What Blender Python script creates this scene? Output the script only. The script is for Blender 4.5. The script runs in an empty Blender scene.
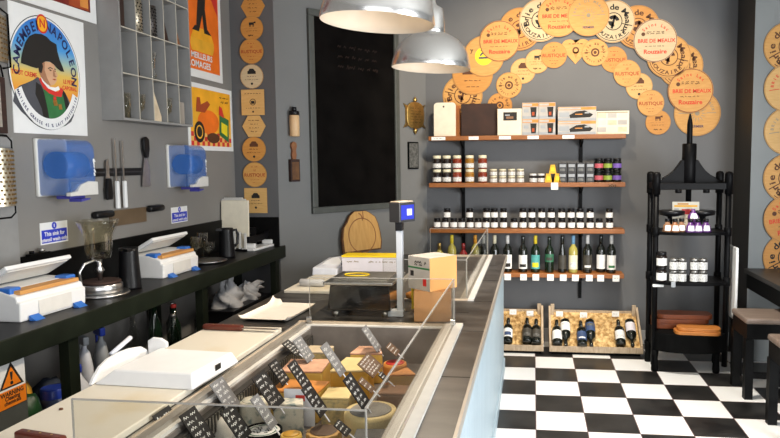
import bpy, bmesh, math, random
from mathutils import Matrix, Vector
random.seed(7)
SC = bpy.context.scene
COL = SC.collection
PI = math.pi
# ------------------------------------------------------------------ camera solve (780x438)
FPX, CPX, CPY = 670.0, 448.42, 219.0
YAW, PITCH, ROLL = -0.1260, -0.08385, -0.00823
CAM = Vector((0, 0, 1.6))
_cy, _sy, _cp, _sp, _cr, _sr = math.cos(YAW), math.sin(YAW), math.cos(PITCH), math.sin(PITCH), math.cos(ROLL), math.sin(ROLL)
FW = Vector((_sy * _cp, _cy * _cp, _sp))
_R = Vector((_cy, -_sy, 0)); _U = _R.cross(FW)
RT = _R * _cr + _U * _sr
UP = _U * _cr - _R * _sr
def ray(x, y): return FW + RT * ((x - CPX) / FPX) - UP * ((y - CPY) / FPX)
def onX(x, y, v): d = ray(x, y); return CAM + d * (v / d.x)
def onY(x, y, v): d = ray(x, y); return CAM + d * (v / d.y)
def onZ(x, y, v): d = ray(x, y); return CAM + d * ((v - 1.6) / d.z)

# ------------------------------------------------------------------ materials
MATS = {}
def nodes_of(name):
    m = bpy.data.materials.new(name); m.use_nodes = True
    nt = m.node_tree; b = nt.nodes['Principled BSDF']
    MATS[name] = m
    return m, nt, b
def mat(name, col, rough=.5, metal=0.0, var=.12, scale=18.0, bump=0.0, emit=None, es=1.0, trans=0.0, coat=0.0, spec=.5, stretch=(1, 1, 1), ior=1.45, alpha=1.0):
    m, nt, b = nodes_of(name)
    b.inputs['Roughness'].default_value = rough
    b.inputs['Metallic'].default_value = metal
    b.inputs['Specular IOR Level'].default_value = spec
    b.inputs['Coat Weight'].default_value = coat
    b.inputs['IOR'].default_value = ior
    b.inputs['Alpha'].default_value = alpha
    if trans: b.inputs['Transmission Weight'].default_value = trans
    if emit:
        b.inputs['Emission Color'].default_value = (*emit, 1); b.inputs['Emission Strength'].default_value = es
    if var > 0:
        tc = nt.nodes.new('ShaderNodeTexCoord'); mp = nt.nodes.new('ShaderNodeMapping')
        mp.inputs['Scale'].default_value = stretch
        nz = nt.nodes.new('ShaderNodeTexNoise'); nz.inputs['Scale'].default_value = scale; nz.inputs['Detail'].default_value = 4
        rp = nt.nodes.new('ShaderNodeValToRGB')
        rp.color_ramp.elements[0].position = .3; rp.color_ramp.elements[1].position = .7
        rp.color_ramp.elements[0].color = (*[max(0, c * (1 - var)) for c in col], 1)
        rp.color_ramp.elements[1].color = (*[min(1, c * (1 + var)) for c in col], 1)
        L = nt.links.new
        L(tc.outputs['Object'], mp.inputs['Vector']); L(mp.outputs['Vector'], nz.inputs['Vector'])
        L(nz.outputs['Fac'], rp.inputs['Fac']); L(rp.outputs['Color'], b.inputs['Base Color'])
        if bump:
            bp = nt.nodes.new('ShaderNodeBump'); bp.inputs['Strength'].default_value = bump; bp.inputs['Distance'].default_value = .01
            L(nz.outputs['Fac'], bp.inputs['Height']); L(bp.outputs['Normal'], b.inputs['Normal'])
    else:
        b.inputs['Base Color'].default_value = (*col, 1)
    return m
def blotch(name, c1, c2, scale=5.0, lo=.45, hi=.62, rough=.5, stretch=(1, 1, 1), bump=0.0, detail=6):
    m, nt, b = nodes_of(name); L = nt.links.new
    tc = nt.nodes.new('ShaderNodeTexCoord'); mp = nt.nodes.new('ShaderNodeMapping'); mp.inputs['Scale'].default_value = stretch
    nz = nt.nodes.new('ShaderNodeTexNoise'); nz.inputs['Scale'].default_value = scale; nz.inputs['Detail'].default_value = detail
    rp = nt.nodes.new('ShaderNodeValToRGB')
    rp.color_ramp.elements[0].position = lo; rp.color_ramp.elements[1].position = hi
    rp.color_ramp.elements[0].color = (*c1, 1); rp.color_ramp.elements[1].color = (*c2, 1)
    L(tc.outputs['Object'], mp.inputs['Vector']); L(mp.outputs['Vector'], nz.inputs['Vector'])
    L(nz.outputs['Fac'], rp.inputs['Fac']); L(rp.outputs['Color'], b.inputs['Base Color'])
    b.inputs['Roughness'].default_value = rough
    if bump:
        bp = nt.nodes.new('ShaderNodeBump'); bp.inputs['Strength'].default_value = bump; bp.inputs['Distance'].default_value = .01
        L(nz.outputs['Fac'], bp.inputs['Height']); L(bp.outputs['Normal'], b.inputs['Normal'])
    return m
def glass(name, tint=(1, 1, 1), refl=.12, rough=.02, gcol=(1, 1, 1)):
    m = bpy.data.materials.new(name); m.use_nodes = True; nt = m.node_tree; nt.nodes.clear(); MATS[name] = m
    o = nt.nodes.new('ShaderNodeOutputMaterial'); mx = nt.nodes.new('ShaderNodeMixShader')
    t = nt.nodes.new('ShaderNodeBsdfTransparent'); g = nt.nodes.new('ShaderNodeBsdfGlossy'); lw = nt.nodes.new('ShaderNodeLayerWeight')
    t.inputs['Color'].default_value = (*tint, 1); g.inputs['Roughness'].default_value = rough; g.inputs['Color'].default_value = (*gcol, 1)
    lw.inputs['Blend'].default_value = refl
    L = nt.links.new
    L(lw.outputs['Facing'], mx.inputs['Fac']); L(t.outputs[0], mx.inputs[1]); L(g.outputs[0], mx.inputs[2]); L(mx.outputs[0], o.inputs['Surface'])
    return m

def setup_materials():
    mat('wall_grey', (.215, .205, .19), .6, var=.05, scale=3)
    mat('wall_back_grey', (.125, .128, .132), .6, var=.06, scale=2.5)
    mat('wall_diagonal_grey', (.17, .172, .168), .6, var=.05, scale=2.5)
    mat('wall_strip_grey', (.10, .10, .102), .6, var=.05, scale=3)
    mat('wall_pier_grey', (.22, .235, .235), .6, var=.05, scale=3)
    mat('wall_shaded', (.035, .035, .033), .6, var=.05, scale=3)  # shade on the return wall is put into this dark base colour
    mat('panel_grey', (.25, .248, .24), .5, var=.05)
    mat('ceiling_white', (.6, .6, .58), .8, var=.03)
    mat('skirting_grey', (.42, .42, .42), .5, var=.05)
    mat('black_paint', (.003, .003, .003), .5, var=.2, spec=.12)
    mat('black_matt', (.0035, .0035, .0035), .8, var=.2, spec=.08)
    mat('worktop_black', (.0045, .004, .004), .4, var=.3, scale=8, spec=.18)
    mat('frame_green_black', (.010, .013, .008), .4, var=.25, scale=10, spec=.25)
    mat('iron_black', (.0035, .0035, .004), .42, var=.25, scale=25, bump=.05, spec=.10)
    mat('black_plastic', (.005, .005, .006), .35, var=.1, spec=.35)
    mat('dark_grey_plastic', (.032, .032, .035), .4, var=.1)
    mat('grey_plastic', (.32, .34, .36), .4, var=.05)
    mat('pole_grey', (.45, .48, .52), .35, var=.03)
    mat('white_plastic', (.78, .78, .77), .38, var=.03)
    mat('white_bright', (.82, .82, .82), .4, var=.02)
    mat('off_white_plastic', (.66, .65, .61), .4, var=.04)
    mat('warm_white', (.80, .74, .66), .4, var=.03)
    mat('paper_white', (.80, .80, .78), .6, var=.02)
    mat('label_white', (.78, .78, .76), .55, var=.05, scale=60)
    mat('label_scribble', (.6, .6, .58), .55, var=.4, scale=90)
    mat('cream_paper', (.72, .66, .52), .6, var=.06)
    mat('blue_plastic', (.03, .15, .52), .35, var=.05)
    mat('blue_notice', (.02, .04, .5), .5, var=.02)
    mat('blue_cap', (.015, .045, .36), .35, var=.05)
    mat('violet_plastic', (.05, .05, .28), .4, var=.05)
    mat('steel', (.6, .6, .6), .28, 1.0, var=.08, scale=40)
    mat('steel_dull', (.34, .33, .31), .42, 1.0, var=.15, scale=30)
    mat('alu', (.80, .79, .77), .24, .92, var=.03, scale=20)
    mat('lamp_inner', (.72, .62, .50), .45, .0, var=.04, scale=12)
    mat('rail_taupe', (.34, .31, .27), .38, .35, var=.06, scale=10)
    mat('rail_white', (.68, .66, .62), .4, var=.05)
    mat('rail_tan', (.50, .41, .31), .5, var=.08)
    mat('well_grey', (.16, .14, .125), .45, var=.25, scale=9)
    mat('vent_dark', (.03, .027, .024), .5, var=.2)
    mat('edge_glass', (.62, .60, .55), .25, var=.05, trans=.5)
    mat('brass', (.62, .42, .14), .35, 1.0, var=.2, scale=30)
    mat('brass_dark', (.30, .20, .08), .45, 1.0, var=.25, scale=30)
    mat('grater_tin', (.50, .44, .33), .4, .85, var=.3, scale=60)
    mat('grater_dark', (.09, .08, .075), .45, .7, var=.3, scale=60)
    mat('plaque_dark', (.14, .14, .13), .5, .4, var=.5, scale=45)
    mat('edge_beige', (.46, .43, .36), .5, var=.05)
    mat('panel_blue_white', (.34, .43, .48), .42, var=.05, scale=4)
    blotch('slate', (.012, .011, .010), (.056, .051, .046), 3.0, .38, .68, .36, (1.2, 3.2, 1), .06)
    blotch('slate_grout', (.26, .21, .18), (.30, .25, .21), 12)
    blotch('board_cream', (.68, .63, .53), (.60, .48, .28), 3.5, .54, .78, .5)
    blotch('lid_tan', (.54, .265, .060), (.62, .33, .090), 14, .3, .7, .6, (1, 6, 1))
    blotch('lid_orange', (.51, .215, .038), (.57, .265, .055), 14, .3, .7, .6, (1, 6, 1))
    blotch('lid_pale', (.58, .335, .105), (.64, .39, .14), 14, .3, .7, .6, (1, 6, 1))
    blotch('lid_cream', (.54, .41, .235), (.60, .47, .28), 14, .3, .7, .6, (1, 6, 1))
    mat('lid_edge', (.40, .19, .05), .6, var=.1)
    mat('lid_edge_red', (.20, .045, .02), .6, var=.1)
    mat('ink_brown', (.10, .035, .012), .7, var=.1)
    mat('ink_black', (.014, .012, .010), .7, var=.0)
    mat('ink_red', (.62, .045, .02), .7, var=.1)
    mat('ink_rust', (.36, .06, .015), .7, var=.1)
    mat('ink_faint', (.44, .20, .055), .7, var=.1)
    mat('ink_grey', (.30, .25, .17), .7, var=.1)
    mat('sticker_yellow', (.85, .68, .02), .5, var=.05)
    blotch('shelf_wood', (.22, .07, .013), (.31, .11, .022), 6, .3, .7, .4, (2, 14, 14))
    blotch('wood_light', (.62, .40, .20), (.70, .48, .27), 6, .3, .7, .5, (2, 2, 10))
    blotch('wood_board', (.50, .27, .08), (.62, .36, .12), 7, .3, .7, .45, (6, 1, 1))
    blotch('wood_bark', (.08, .03, .01), (.16, .07, .02), 20, .3, .7, .7, bump=.3)
    blotch('wood_dark', (.018, .007, .004), (.040, .014, .007), 8, .3, .7, .75, (1, 8, 1))
    blotch('wood_brown', (.20, .075, .025), (.28, .11, .04), 9, .3, .7, .45, (1, 1, 5))
    blotch('wood_red', (.07, .014, .008), (.12, .024, .012), 12, .3, .7, .3)
    blotch('wood_orange', (.42, .14, .025), (.54, .20, .04), 8, .3, .7, .4, (1, 6, 1))
    blotch('wood_mid', (.17, .035, .008), (.26, .065, .015), 8, .3, .7, .4, (1, 6, 1))
    blotch('wood_greybrown', (.26, .23, .19), (.36, .32, .27), 8, .3, .7, .5, (2, 8, 1))
    blotch('blade_brown', (.10, .065, .035), (.14, .095, .055), 6, .3, .7, .45)
    blotch('crate_wood', (.30, .22, .14), (.46, .36, .25), 9, .3, .7, .7, (8, 2, 2))
    blotch('straw', (.30, .16, .04), (.76, .53, .24), 30, .36, .65, .8, (1, 1, 1), .6)
    blotch('kraft', (.58, .27, .075), (.62, .31, .095), 3, .3, .7, .6)
    mat('kraft_dark', (.42, .21, .085), .6, var=.06)
    mat('carton_print', (.42, .40, .37), .6, var=.12, scale=14)
    mat('yellow_card', (.80, .56, .015), .5, var=.04)
    mat('yellow_box', (.78, .42, .02), .5, var=.06)
    mat('cloth_check', (.86, .50, .12), .5, var=.05)
    mat('scale_black', (.010, .010, .011), .16, var=.2, coat=.6)
    mat('bag_green', (.012, .05, .015), .4, var=.5, scale=20)
    mat('lilac_white', (.66, .63, .68), .5, var=.03)
    mat('cloth_white', (.48, .48, .49), .8, var=.12, scale=12)
    mat('cloth_blue', (.025, .035, .06), .8, var=.3, scale=12)
    mat('red_print', (.62, .03, .025), .5, var=.05)
    mat('orange_print', (.86, .17, .012), .55, var=.12, scale=7)
    mat('orange_light', (.90, .42, .02), .55, var=.10, scale=9)
    mat('yellow_print', (.84, .42, .03), .55, var=.12, scale=7)
    mat('green_print', (.03, .16, .05), .5, var=.15)
    mat('skin_print', (.62, .36, .21), .6, var=.06)
    mat('skin_shade_print', (.36, .17, .09), .6, var=.06)
    mat('coat_print', (.075, .078, .09), .6, var=.2, scale=10)
    mat('navy_ink', (.015, .02, .09), .6, var=0)
    mat('warn_orange', (.85, .22, .01), .5, var=.03)
    mat('dark_red_print', (.16, .012, .008), .5, var=.5, scale=8)
    mat('pink_label', (.50, .10, .13), .5, var=.1)
    mat('lime_label', (.26, .36, .05), .5, var=.1)
    mat('purple_label', (.18, .10, .42), .5, var=.1)
    mat('teal_label', (.08, .34, .32), .5, var=.1)
    mat('purple_foil', (.10, .03, .16), .3, var=.2)
    mat('amber_jam', (.30, .14, .02), .15, var=.3, scale=40, coat=.6)
    mat('red_jam', (.20, .03, .012), .15, var=.3, scale=40, coat=.6)
    mat('dark_jam', (.014, .009, .008), .15, var=.3, scale=40, coat=.6)
    mat('beige_jam', (.24, .20, .15), .25, var=.2, scale=40, coat=.4)
    mat('bottle_black', (.006, .008, .006), .12, var=0, coat=.6)
    mat('bottle_green', (.006, .014, .007), .12, var=0, coat=.6)
    mat('bottle_yellow', (.34, .30, .07), .14, var=.1, coat=.6)
    mat('bottle_red', (.20, .012, .015), .14, var=.1, coat=.6)
    mat('foil_yellow', (.80, .62, .04), .35, var=.05)
    mat('foil_white', (.72, .72, .70), .35, var=.05)
    mat('foil_cream', (.70, .66, .48), .35, var=.05)
    mat('foil_orange', (.70, .32, .04), .35, var=.05)
    mat('foil_blue', (.20, .40, .60), .35, var=.05)
    mat('label_green', (.03, .13, .07), .5, var=.1)
    mat('label_blue', (.04, .07, .16), .5, var=.2)
    mat('label_dark', (.05, .045, .035), .5, var=.3)
    mat('cheese_yellow', (.74, .47, .10), .45, var=.12, scale=10)
    mat('cheese_gold', (.64, .34, .045), .45, var=.15, scale=10)
    mat('cheese_pale', (.72, .56, .26), .5, var=.10, scale=12)
    mat('rind_pink', (.60, .34, .22), .6, var=.30, scale=16, bump=.15)
    mat('rind_orange', (.64, .25, .05), .55, var=.22, scale=12, bump=.1)
    mat('rind_brown', (.24, .12, .06), .7, var=.3, scale=16, bump=.2)
    mat('rind_grey', (.26, .25, .23), .7, var=.35, scale=14, bump=.2)
    mat('rind_cream', (.62, .50, .34), .6, var=.18, scale=18, bump=.12)
    mat('rind_ash', (.09, .09, .09), .8, var=.4, scale=20, bump=.2)
    mat('rind_white', (.70, .67, .60), .7, var=.10, scale=18, bump=.1)
    blotch('cheese_blue', (.66, .62, .50), (.22, .27, .25), 34, .52, .66, .55)
    blotch('cheese_crumb', (.55, .42, .18), (.30, .26, .14), 60, .45, .65, .6)
    mat('pastry', (.62, .36, .12), .6, var=.2, scale=25)
    mat('crimson', (.55, .04, .03), .5, var=.1)
    mat('wrap_white', (.68, .70, .76), .5, var=.08, scale=20)
    mat('tag_black', (.010, .010, .011), .5, var=.2, scale=20)
    mat('tag_grey', (.17, .17, .175), .35, var=.15, scale=20)
    mat('tag_brown', (.11, .065, .04), .45, var=.2, scale=20)
    mat('chalk', (.72, .72, .70), .8, var=.1, scale=60)
    mat('chalkboard', (.004, .0034, .003), .8, var=.5, scale=5, spec=.06)
    mat('board_frame', (.075, .08, .072), .5, var=.1)
    mat('seat_brown', (.20, .15, .12), .35, var=.2, scale=6, stretch=(1, 6, 1))
    mat('table_dark', (.035, .033, .031), .45, var=.2, scale=4)
    mat('bulb', (1, .9, .75), .5, var=0, emit=(1, .82, .58), es=5)
    mat('lcd_blue', (.02, .03, .3), .2, var=0, emit=(.06, .07, .55), es=.45)
    mat('lcd_pale', (.5, .5, .8), .2, var=0, emit=(.4, .42, .85), es=.5)
    mat('window_white', (.75, .75, .75), .5, var=0)
    glass('case_glass', (.93, .93, .91), .07)
    glass('clear_glass', (.86, .87, .85), .28)
    glass('smoke_glass', (.90, .88, .80), .2)
    mat('towel_cover', (.06, .18, .52), .25, var=.02, alpha=.52, coat=.5)
    # floor: black and white tiles
    m, nt, b = nodes_of('tile_floor'); L = nt.links.new
    tc = nt.nodes.new('ShaderNodeTexCoord'); mp = nt.nodes.new('ShaderNodeMapping')
    s = 1 / .30538
    mp.inputs['Scale'].default_value = (s, s, s)
    mp.inputs['Location'].default_value = (-.0211 * s, -5.4589 * s + 101, .5)
    ck = nt.nodes.new('ShaderNodeTexChecker'); ck.inputs['Scale'].default_value = 1.0
    ck.inputs['Color1'].default_value = (0, 0, 0, 1); ck.inputs['Color2'].default_value = (1, 1, 1, 1)
    nz = nt.nodes.new('ShaderNodeTexNoise'); nz.inputs['Scale'].default_value = 6; nz.inputs['Detail'].default_value = 6
    rp = nt.nodes.new('ShaderNodeValToRGB')
    rp.color_ramp.elements[0].position = .35; rp.color_ramp.elements[1].position = .7
    rp.color_ramp.elements[0].color = (.008, .008, .008, 1); rp.color_ramp.elements[1].color = (.034, .032, .030, 1)
    mx = nt.nodes.new('ShaderNodeMix'); mx.data_type = 'RGBA'
    mx.inputs['B'].default_value = (.88, .88, .86, 1)
    L(tc.outputs['Object'], mp.inputs['Vector']); L(mp.outputs['Vector'], ck.inputs['Vector'])
    L(tc.outputs['Object'], nz.inputs['Vector']); L(nz.outputs['Fac'], rp.inputs['Fac'])
    L(ck.outputs['Color'], mx.inputs['Factor']); L(rp.outputs['Color'], mx.inputs['A'])
    # thin reddish joints
    br = nt.nodes.new('ShaderNodeTexBrick'); br.offset = 0; br.inputs['Scale'].default_value = 1.0
    br.inputs['Brick Width'].default_value = 1; br.inputs['Row Height'].default_value = 1; br.inputs['Mortar Size'].default_value = .009
    br.inputs['Color1'].default_value = (0, 0, 0, 1); br.inputs['Color2'].default_value = (0, 0, 0, 1); br.inputs['Mortar'].default_value = (1, 1, 1, 1)
    mj = nt.nodes.new('ShaderNodeMix'); mj.data_type = 'RGBA'; mj.inputs['B'].default_value = (.16, .09, .09, 1)
    L(mp.outputs['Vector'], br.inputs['Vector']); L(br.outputs['Color'], mj.inputs['Factor'])
    L(mx.outputs['Result'], mj.inputs['A']); L(mj.outputs['Result'], b.inputs['Base Color'])
    b.inputs['Roughness'].default_value = .32
    # printed sky of the cheese label: blue over yellow over orange
    m, nt, b = nodes_of('label_sky'); L = nt.links.new
    tc = nt.nodes.new('ShaderNodeTexCoord'); sx = nt.nodes.new('ShaderNodeSeparateXYZ'); mr = nt.nodes.new('ShaderNodeMapRange')
    mr.inputs['From Min'].default_value = -.26; mr.inputs['From Max'].default_value = .26
    rp = nt.nodes.new('ShaderNodeValToRGB'); cr = rp.color_ramp
    cr.elements[0].position = 0; cr.elements[0].color = (.75, .18, .02, 1)
    cr.elements[1].position = 1; cr.elements[1].color = (.02, .13, .52, 1)
    for p, c in ((.33, (.78, .30, .03)), (.50, (.70, .48, .10)), (.60, (.35, .50, .40)), (.72, (.06, .30, .66))):
        e = cr.elements.new(p); e.color = (*c, 1)
    L(tc.outputs['Object'], sx.inputs[0]); L(sx.outputs['Y'], mr.inputs['Value']); L(mr.outputs[0], rp.inputs['Fac']); L(rp.outputs['Color'], b.inputs['Base Color'])
    b.inputs['Roughness'].default_value = .55
setup_materials()
M = MATS

# ------------------------------------------------------------------ mesh builder
def T(x=0, y=0, z=0): return Matrix.Translation((x, y, z))
def RZ(a): return Matrix.Rotation(a, 4, 'Z')
def RX(a): return Matrix.Rotation(a, 4, 'X')
def RY(a): return Matrix.Rotation(a, 4, 'Y')
def S(x, y, z): return Matrix.Diagonal((x, y, z, 1))
_TXT = {}
def text_mesh(s):
    if s in _TXT: return _TXT[s]
    cu = bpy.data.curves.new('lettering', 'FONT'); cu.body = s; cu.size = 1; cu.align_x = 'CENTER'; cu.align_y = 'CENTER'; cu.resolution_u = 3; cu.offset = .026
    ob = bpy.data.objects.new('lettering', cu)
    me = ob.to_mesh()
    vs = [v.co.copy() for v in me.vertices]; fs = [tuple(p.vertices) for p in me.polygons]
    ob.to_mesh_clear(); bpy.data.objects.remove(ob); bpy.data.curves.remove(cu)
    _TXT[s] = (vs, fs)
    return _TXT[s]
class MB:
    def __init__(s): s.v = []; s.f = []; s.fm = []; s.fs = []; s.mats = []
    def mi(s, m):
        m = M[m] if isinstance(m, str) else m
        if m not in s.mats: s.mats.append(m)
        return s.mats.index(m)
    def add(s, vs, fs, m, smooth=False, X=None):
        k = len(s.v); i = s.mi(m)
        for v in vs:
            v = Vector(v); s.v.append(X @ v if X else v)
        for f in fs: s.f.append(tuple(a + k for a in f)); s.fm.append(i); s.fs.append(smooth)
        return s
    def box(s, x0, x1, y0, y1, z0, z1, m, X=None, b=0.0):
        if b > 0:
            bm = bmesh.new(); bmesh.ops.create_cube(bm, size=1)
            for v in bm.verts: v.co = Vector(((x0 + x1) / 2 + v.co.x * (x1 - x0), (y0 + y1) / 2 + v.co.y * (y1 - y0), (z0 + z1) / 2 + v.co.z * (z1 - z0)))
            bmesh.ops.bevel(bm, geom=bm.edges[:], offset=b, segments=2, affect='EDGES', profile=.5)
            bm.verts.index_update()
            s.add([v.co for v in bm.verts], [[v.index for v in f.verts] for f in bm.faces], m, False, X); bm.free(); return s
        vs = [(x0, y0, z0), (x1, y0, z0), (x1, y1, z0), (x0, y1, z0), (x0, y0, z1), (x1, y0, z1), (x1, y1, z1), (x0, y1, z1)]
        return s.add(vs, [(0, 3, 2, 1), (4, 5, 6, 7), (0, 1, 5, 4), (1, 2, 6, 5), (2, 3, 7, 6), (3, 0, 4, 7)], m, False, X)
    def lathe(s, prof, m, n=24, X=None, smooth=True, sx=1.0, sy=1.0, a0=0.0, a1=2 * PI, caps=True):
        full = abs(a1 - a0 - 2 * PI) < 1e-6; cnt = n if full else n + 1
        vs = []; fs = []
        for r, z in prof:
            for i in range(cnt):
                a = a0 + (a1 - a0) * i / n; vs.append((r * math.cos(a) * sx, r * math.sin(a) * sy, z))
        for j in range(len(prof) - 1):
            for i in range(n):
                a = j * cnt + i; b = j * cnt + (i + 1) % cnt
                fs.append((a, b, b + cnt, a + cnt))
        s.add(vs, fs, m, smooth, X)
        if full and caps:
            for j, flip in ((0, True), (len(prof) - 1, False)):
                if prof[j][0] > 1e-5:
                    c = [j * cnt + i for i in range(cnt)]
                    base = len(s.v) - len(vs); c = [a + base for a in c]
                    s.f.append(tuple(reversed(c)) if flip else tuple(c)); s.fm.append(s.mi(m)); s.fs.append(False)
        return s
    def cyl(s, r, z0, z1, m, n=20, X=None, b=0.0):
        if b: return s.lathe([(r - b, z0), (r, z0 + b), (r, z1 - b), (r - b, z1)], m, n, X)
        return s.lathe([(r, z0), (r, z1)], m, n, X)
    def tube(s, pts, r, m, n=8, X=None):
        pts = [Vector(p) for p in pts]; rs = r if isinstance(r, (list, tuple)) else [r] * len(pts)
        vs = []; fs = []; up = None
        for i, p in enumerate(pts):
            d = (pts[min(i + 1, len(pts) - 1)] - pts[max(i - 1, 0)]).normalized()
            if up is None: up = d.orthogonal().normalized()
            up = (up - d * up.dot(d)).normalized(); w = d.cross(up)
            for k in range(n):
                a = 2 * PI * k / n; vs.append(p + (up * math.cos(a) + w * math.sin(a)) * rs[i])
        for i in range(len(pts) - 1):
            for k in range(n):
                a = i * n + k; b = i * n + (k + 1) % n; fs.append((a, b, b + n, a + n))
        fs.append(tuple(range(n - 1, -1, -1))); fs.append(tuple(range((len(pts) - 1) * n, len(pts) * n)))
        return s.add(vs, fs, m, True, X)
    def prism(s, poly, z0, z1, m, X=None, smooth=False):
        n = len(poly); vs = [(x, y, z0) for x, y in poly] + [(x, y, z1) for x, y in poly]
        fs = [tuple(range(n - 1, -1, -1)), tuple(range(n, 2 * n))] + [(i, (i + 1) % n, (i + 1) % n + n, i + n) for i in range(n)]
        return s.add(vs, fs, m, smooth, X)
    def grid(s, nx, ny, fn, m, smooth=True, X=None):
        vs = [fn(i / nx, j / ny) for j in range(ny + 1) for i in range(nx + 1)]
        fs = [(j * (nx + 1) + i, j * (nx + 1) + i + 1, (j + 1) * (nx + 1) + i + 1, (j + 1) * (nx + 1) + i) for j in range(ny) for i in range(nx)]
        return s.add(vs, fs, m, smooth, X)
    def text(s, t, size, m, X, squash=1.0):
        vs, fs = text_mesh(t); return s.add(vs, fs, m, False, X @ S(size * squash, size, 1))
    def arctext(s, t, R, size, m, X, mid=PI / 2, top=True, step=None, bold=1.0):
        st = (step or size * .78) / R; n = len(t)
        for i, ch in enumerate(t):
            if ch == ' ': continue
            o = (i - (n - 1) / 2) * st
            a = mid - o if top else mid + o
            s.text(ch, size, m, X @ T(R * math.cos(a), R * math.sin(a), 0) @ RZ(a - PI / 2 if top else a + PI / 2), bold)
        return s
    def ring(s, r0, r1, z, m, X=None, n=40, a0=0.0, a1=2 * PI):
        vs = []; fs = []
        for i in range(n + 1):
            a = a0 + (a1 - a0) * i / n
            vs += [(r0 * math.cos(a), r0 * math.sin(a), z), (r1 * math.cos(a), r1 * math.sin(a), z)]
        for i in range(n): fs.append((2 * i, 2 * i + 1, 2 * i + 3, 2 * i + 2))
        return s.add(vs, fs, m, False, X)
    def flat(s, poly, z, m, X=None): return s.add([(x, y, z) for x, y in poly], [tuple(range(len(poly)))], m, False, X)
    def rect(s, x0, x1, y0, y1, z, m, X=None): return s.flat([(x0, y0), (x1, y0), (x1, y1), (x0, y1)], z, m, X)
    def squiggle(s, x0, x1, y, amp, th, z, m, X=None, rnd=random):
        x = x0; step = amp * .62; n = 0; word = rnd.randint(4, 8); prev = None
        while x < x1:
            if n >= word: x += step * 1.5; n = 0; word = rnd.randint(3, 8); prev = None; continue
            hi = rnd.random(); p = (x, y + amp * (.9 if hi > .8 else .45) * (1 if n % 2 else -1) * (.7 + .3 * rnd.random()))
            if prev:
                dx, dy = p[0] - prev[0], p[1] - prev[1]; l = math.hypot(dx, dy) or 1; nx, ny = -dy / l * th, dx / l * th
                s.flat([(prev[0] - nx, prev[1] - ny), (p[0] - nx, p[1] - ny), (p[0] + nx, p[1] + ny), (prev[0] + nx, prev[1] + ny)], z, m, X)
            prev = p; x += step * (.7 + .6 * rnd.random()); n += 1
        return s
    def build(s, name, parent=None, X=None, bevel=0.0, world=False):
        me = bpy.data.meshes.new(name)
        vs = s.v
        if world and parent is not None:
            inv = parent.matrix_basis.inverted(); vs = [inv @ v for v in vs]
        elif world and X is not None:
            inv = X.inverted(); vs = [inv @ v for v in vs]
        me.from_pydata([tuple(v) for v in vs], [], s.f)
        for m in s.mats: me.materials.append(m)
        for p, i, sm in zip(me.polygons, s.fm, s.fs): p.material_index = i; p.use_smooth = sm
        me.update()
        o = bpy.data.objects.new(name, me); COL.objects.link(o)
        if parent is not None: o.parent = parent
        elif X is not None: o.matrix_basis = X
        if bevel:
            b = o.modifiers.new('bevel', 'BEVEL'); b.width = bevel; b.segments = 2; b.limit_method = 'ANGLE'; b.angle_limit = math.radians(50)
        return o
def tag(o, label, cat, group=None, kind=None):
    o['label'] = label; o['category'] = cat
    if group: o['group'] = group
    if kind: o['kind'] = kind
    return o
def thing(name, label, cat, X, group=None):
    o = bpy.data.objects.new(name, None); COL.objects.link(o); o.empty_display_size = .05
    o.matrix_basis = X if isinstance(X, Matrix) else T(*X)
    return tag(o, label, cat, group)
def struct(name, mb, X=None):
    o = mb.build(name, None, X); o['kind'] = 'structure'; return o
def dup(root, X, label, group=None):
    r = root.copy(); COL.objects.link(r); r.matrix_basis = X; r['label'] = label
    if group: r['group'] = group
    for ch in root.children:
        c = ch.copy(); COL.objects.link(c); c.parent = r
        for g in ch.children:
            d = g.copy(); COL.objects.link(d); d.parent = c
    return r
ORD = ['first', 'second', 'third', 'fourth', 'fifth', 'sixth', 'seventh', 'eighth', 'ninth', 'tenth', 'eleventh', 'twelfth', 'thirteenth', 'fourteenth', 'fifteenth', 'sixteenth', 'seventeenth', 'eighteenth', 'nineteenth']

# ------------------------------------------------------------------ wall frames: x along the wall, y up, z out into the room
LX, BY, SY, PY_ = -2.175, 5.95, 4.70, 5.50
DA, DB = Vector((-1.845, 4.70, 0)), Vector((-.947, 5.95, 0))
DE = (DB - DA).normalized(); DN = Vector((DE.y, -DE.x, 0))
def frame(o, ex, out):
    return Matrix(((ex.x, 0, out.x, o.x), (ex.y, 0, out.y, o.y), (ex.z, 1, out.z, o.z), (0, 0, 0, 1)))
def FL(p): return frame(Vector((LX, p.y, p.z)), Vector((0, 1, 0)), Vector((1, 0, 0)))
def FB(p): return frame(Vector((p.x, BY, p.z)), Vector((1, 0, 0)), Vector((0, -1, 0)))
def FS(p): return frame(Vector((p.x, SY, p.z)), Vector((1, 0, 0)), Vector((0, -1, 0)))
def FP(p): return frame(Vector((p.x, PY_, p.z)), Vector((1, 0, 0)), Vector((0, -1, 0)))
def FD(p): return frame(p, DE, DN)
def onD(x, y): d = ray(x, y); t = (DA - CAM).dot(DN) / d.dot(DN); return CAM + d * t
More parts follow.
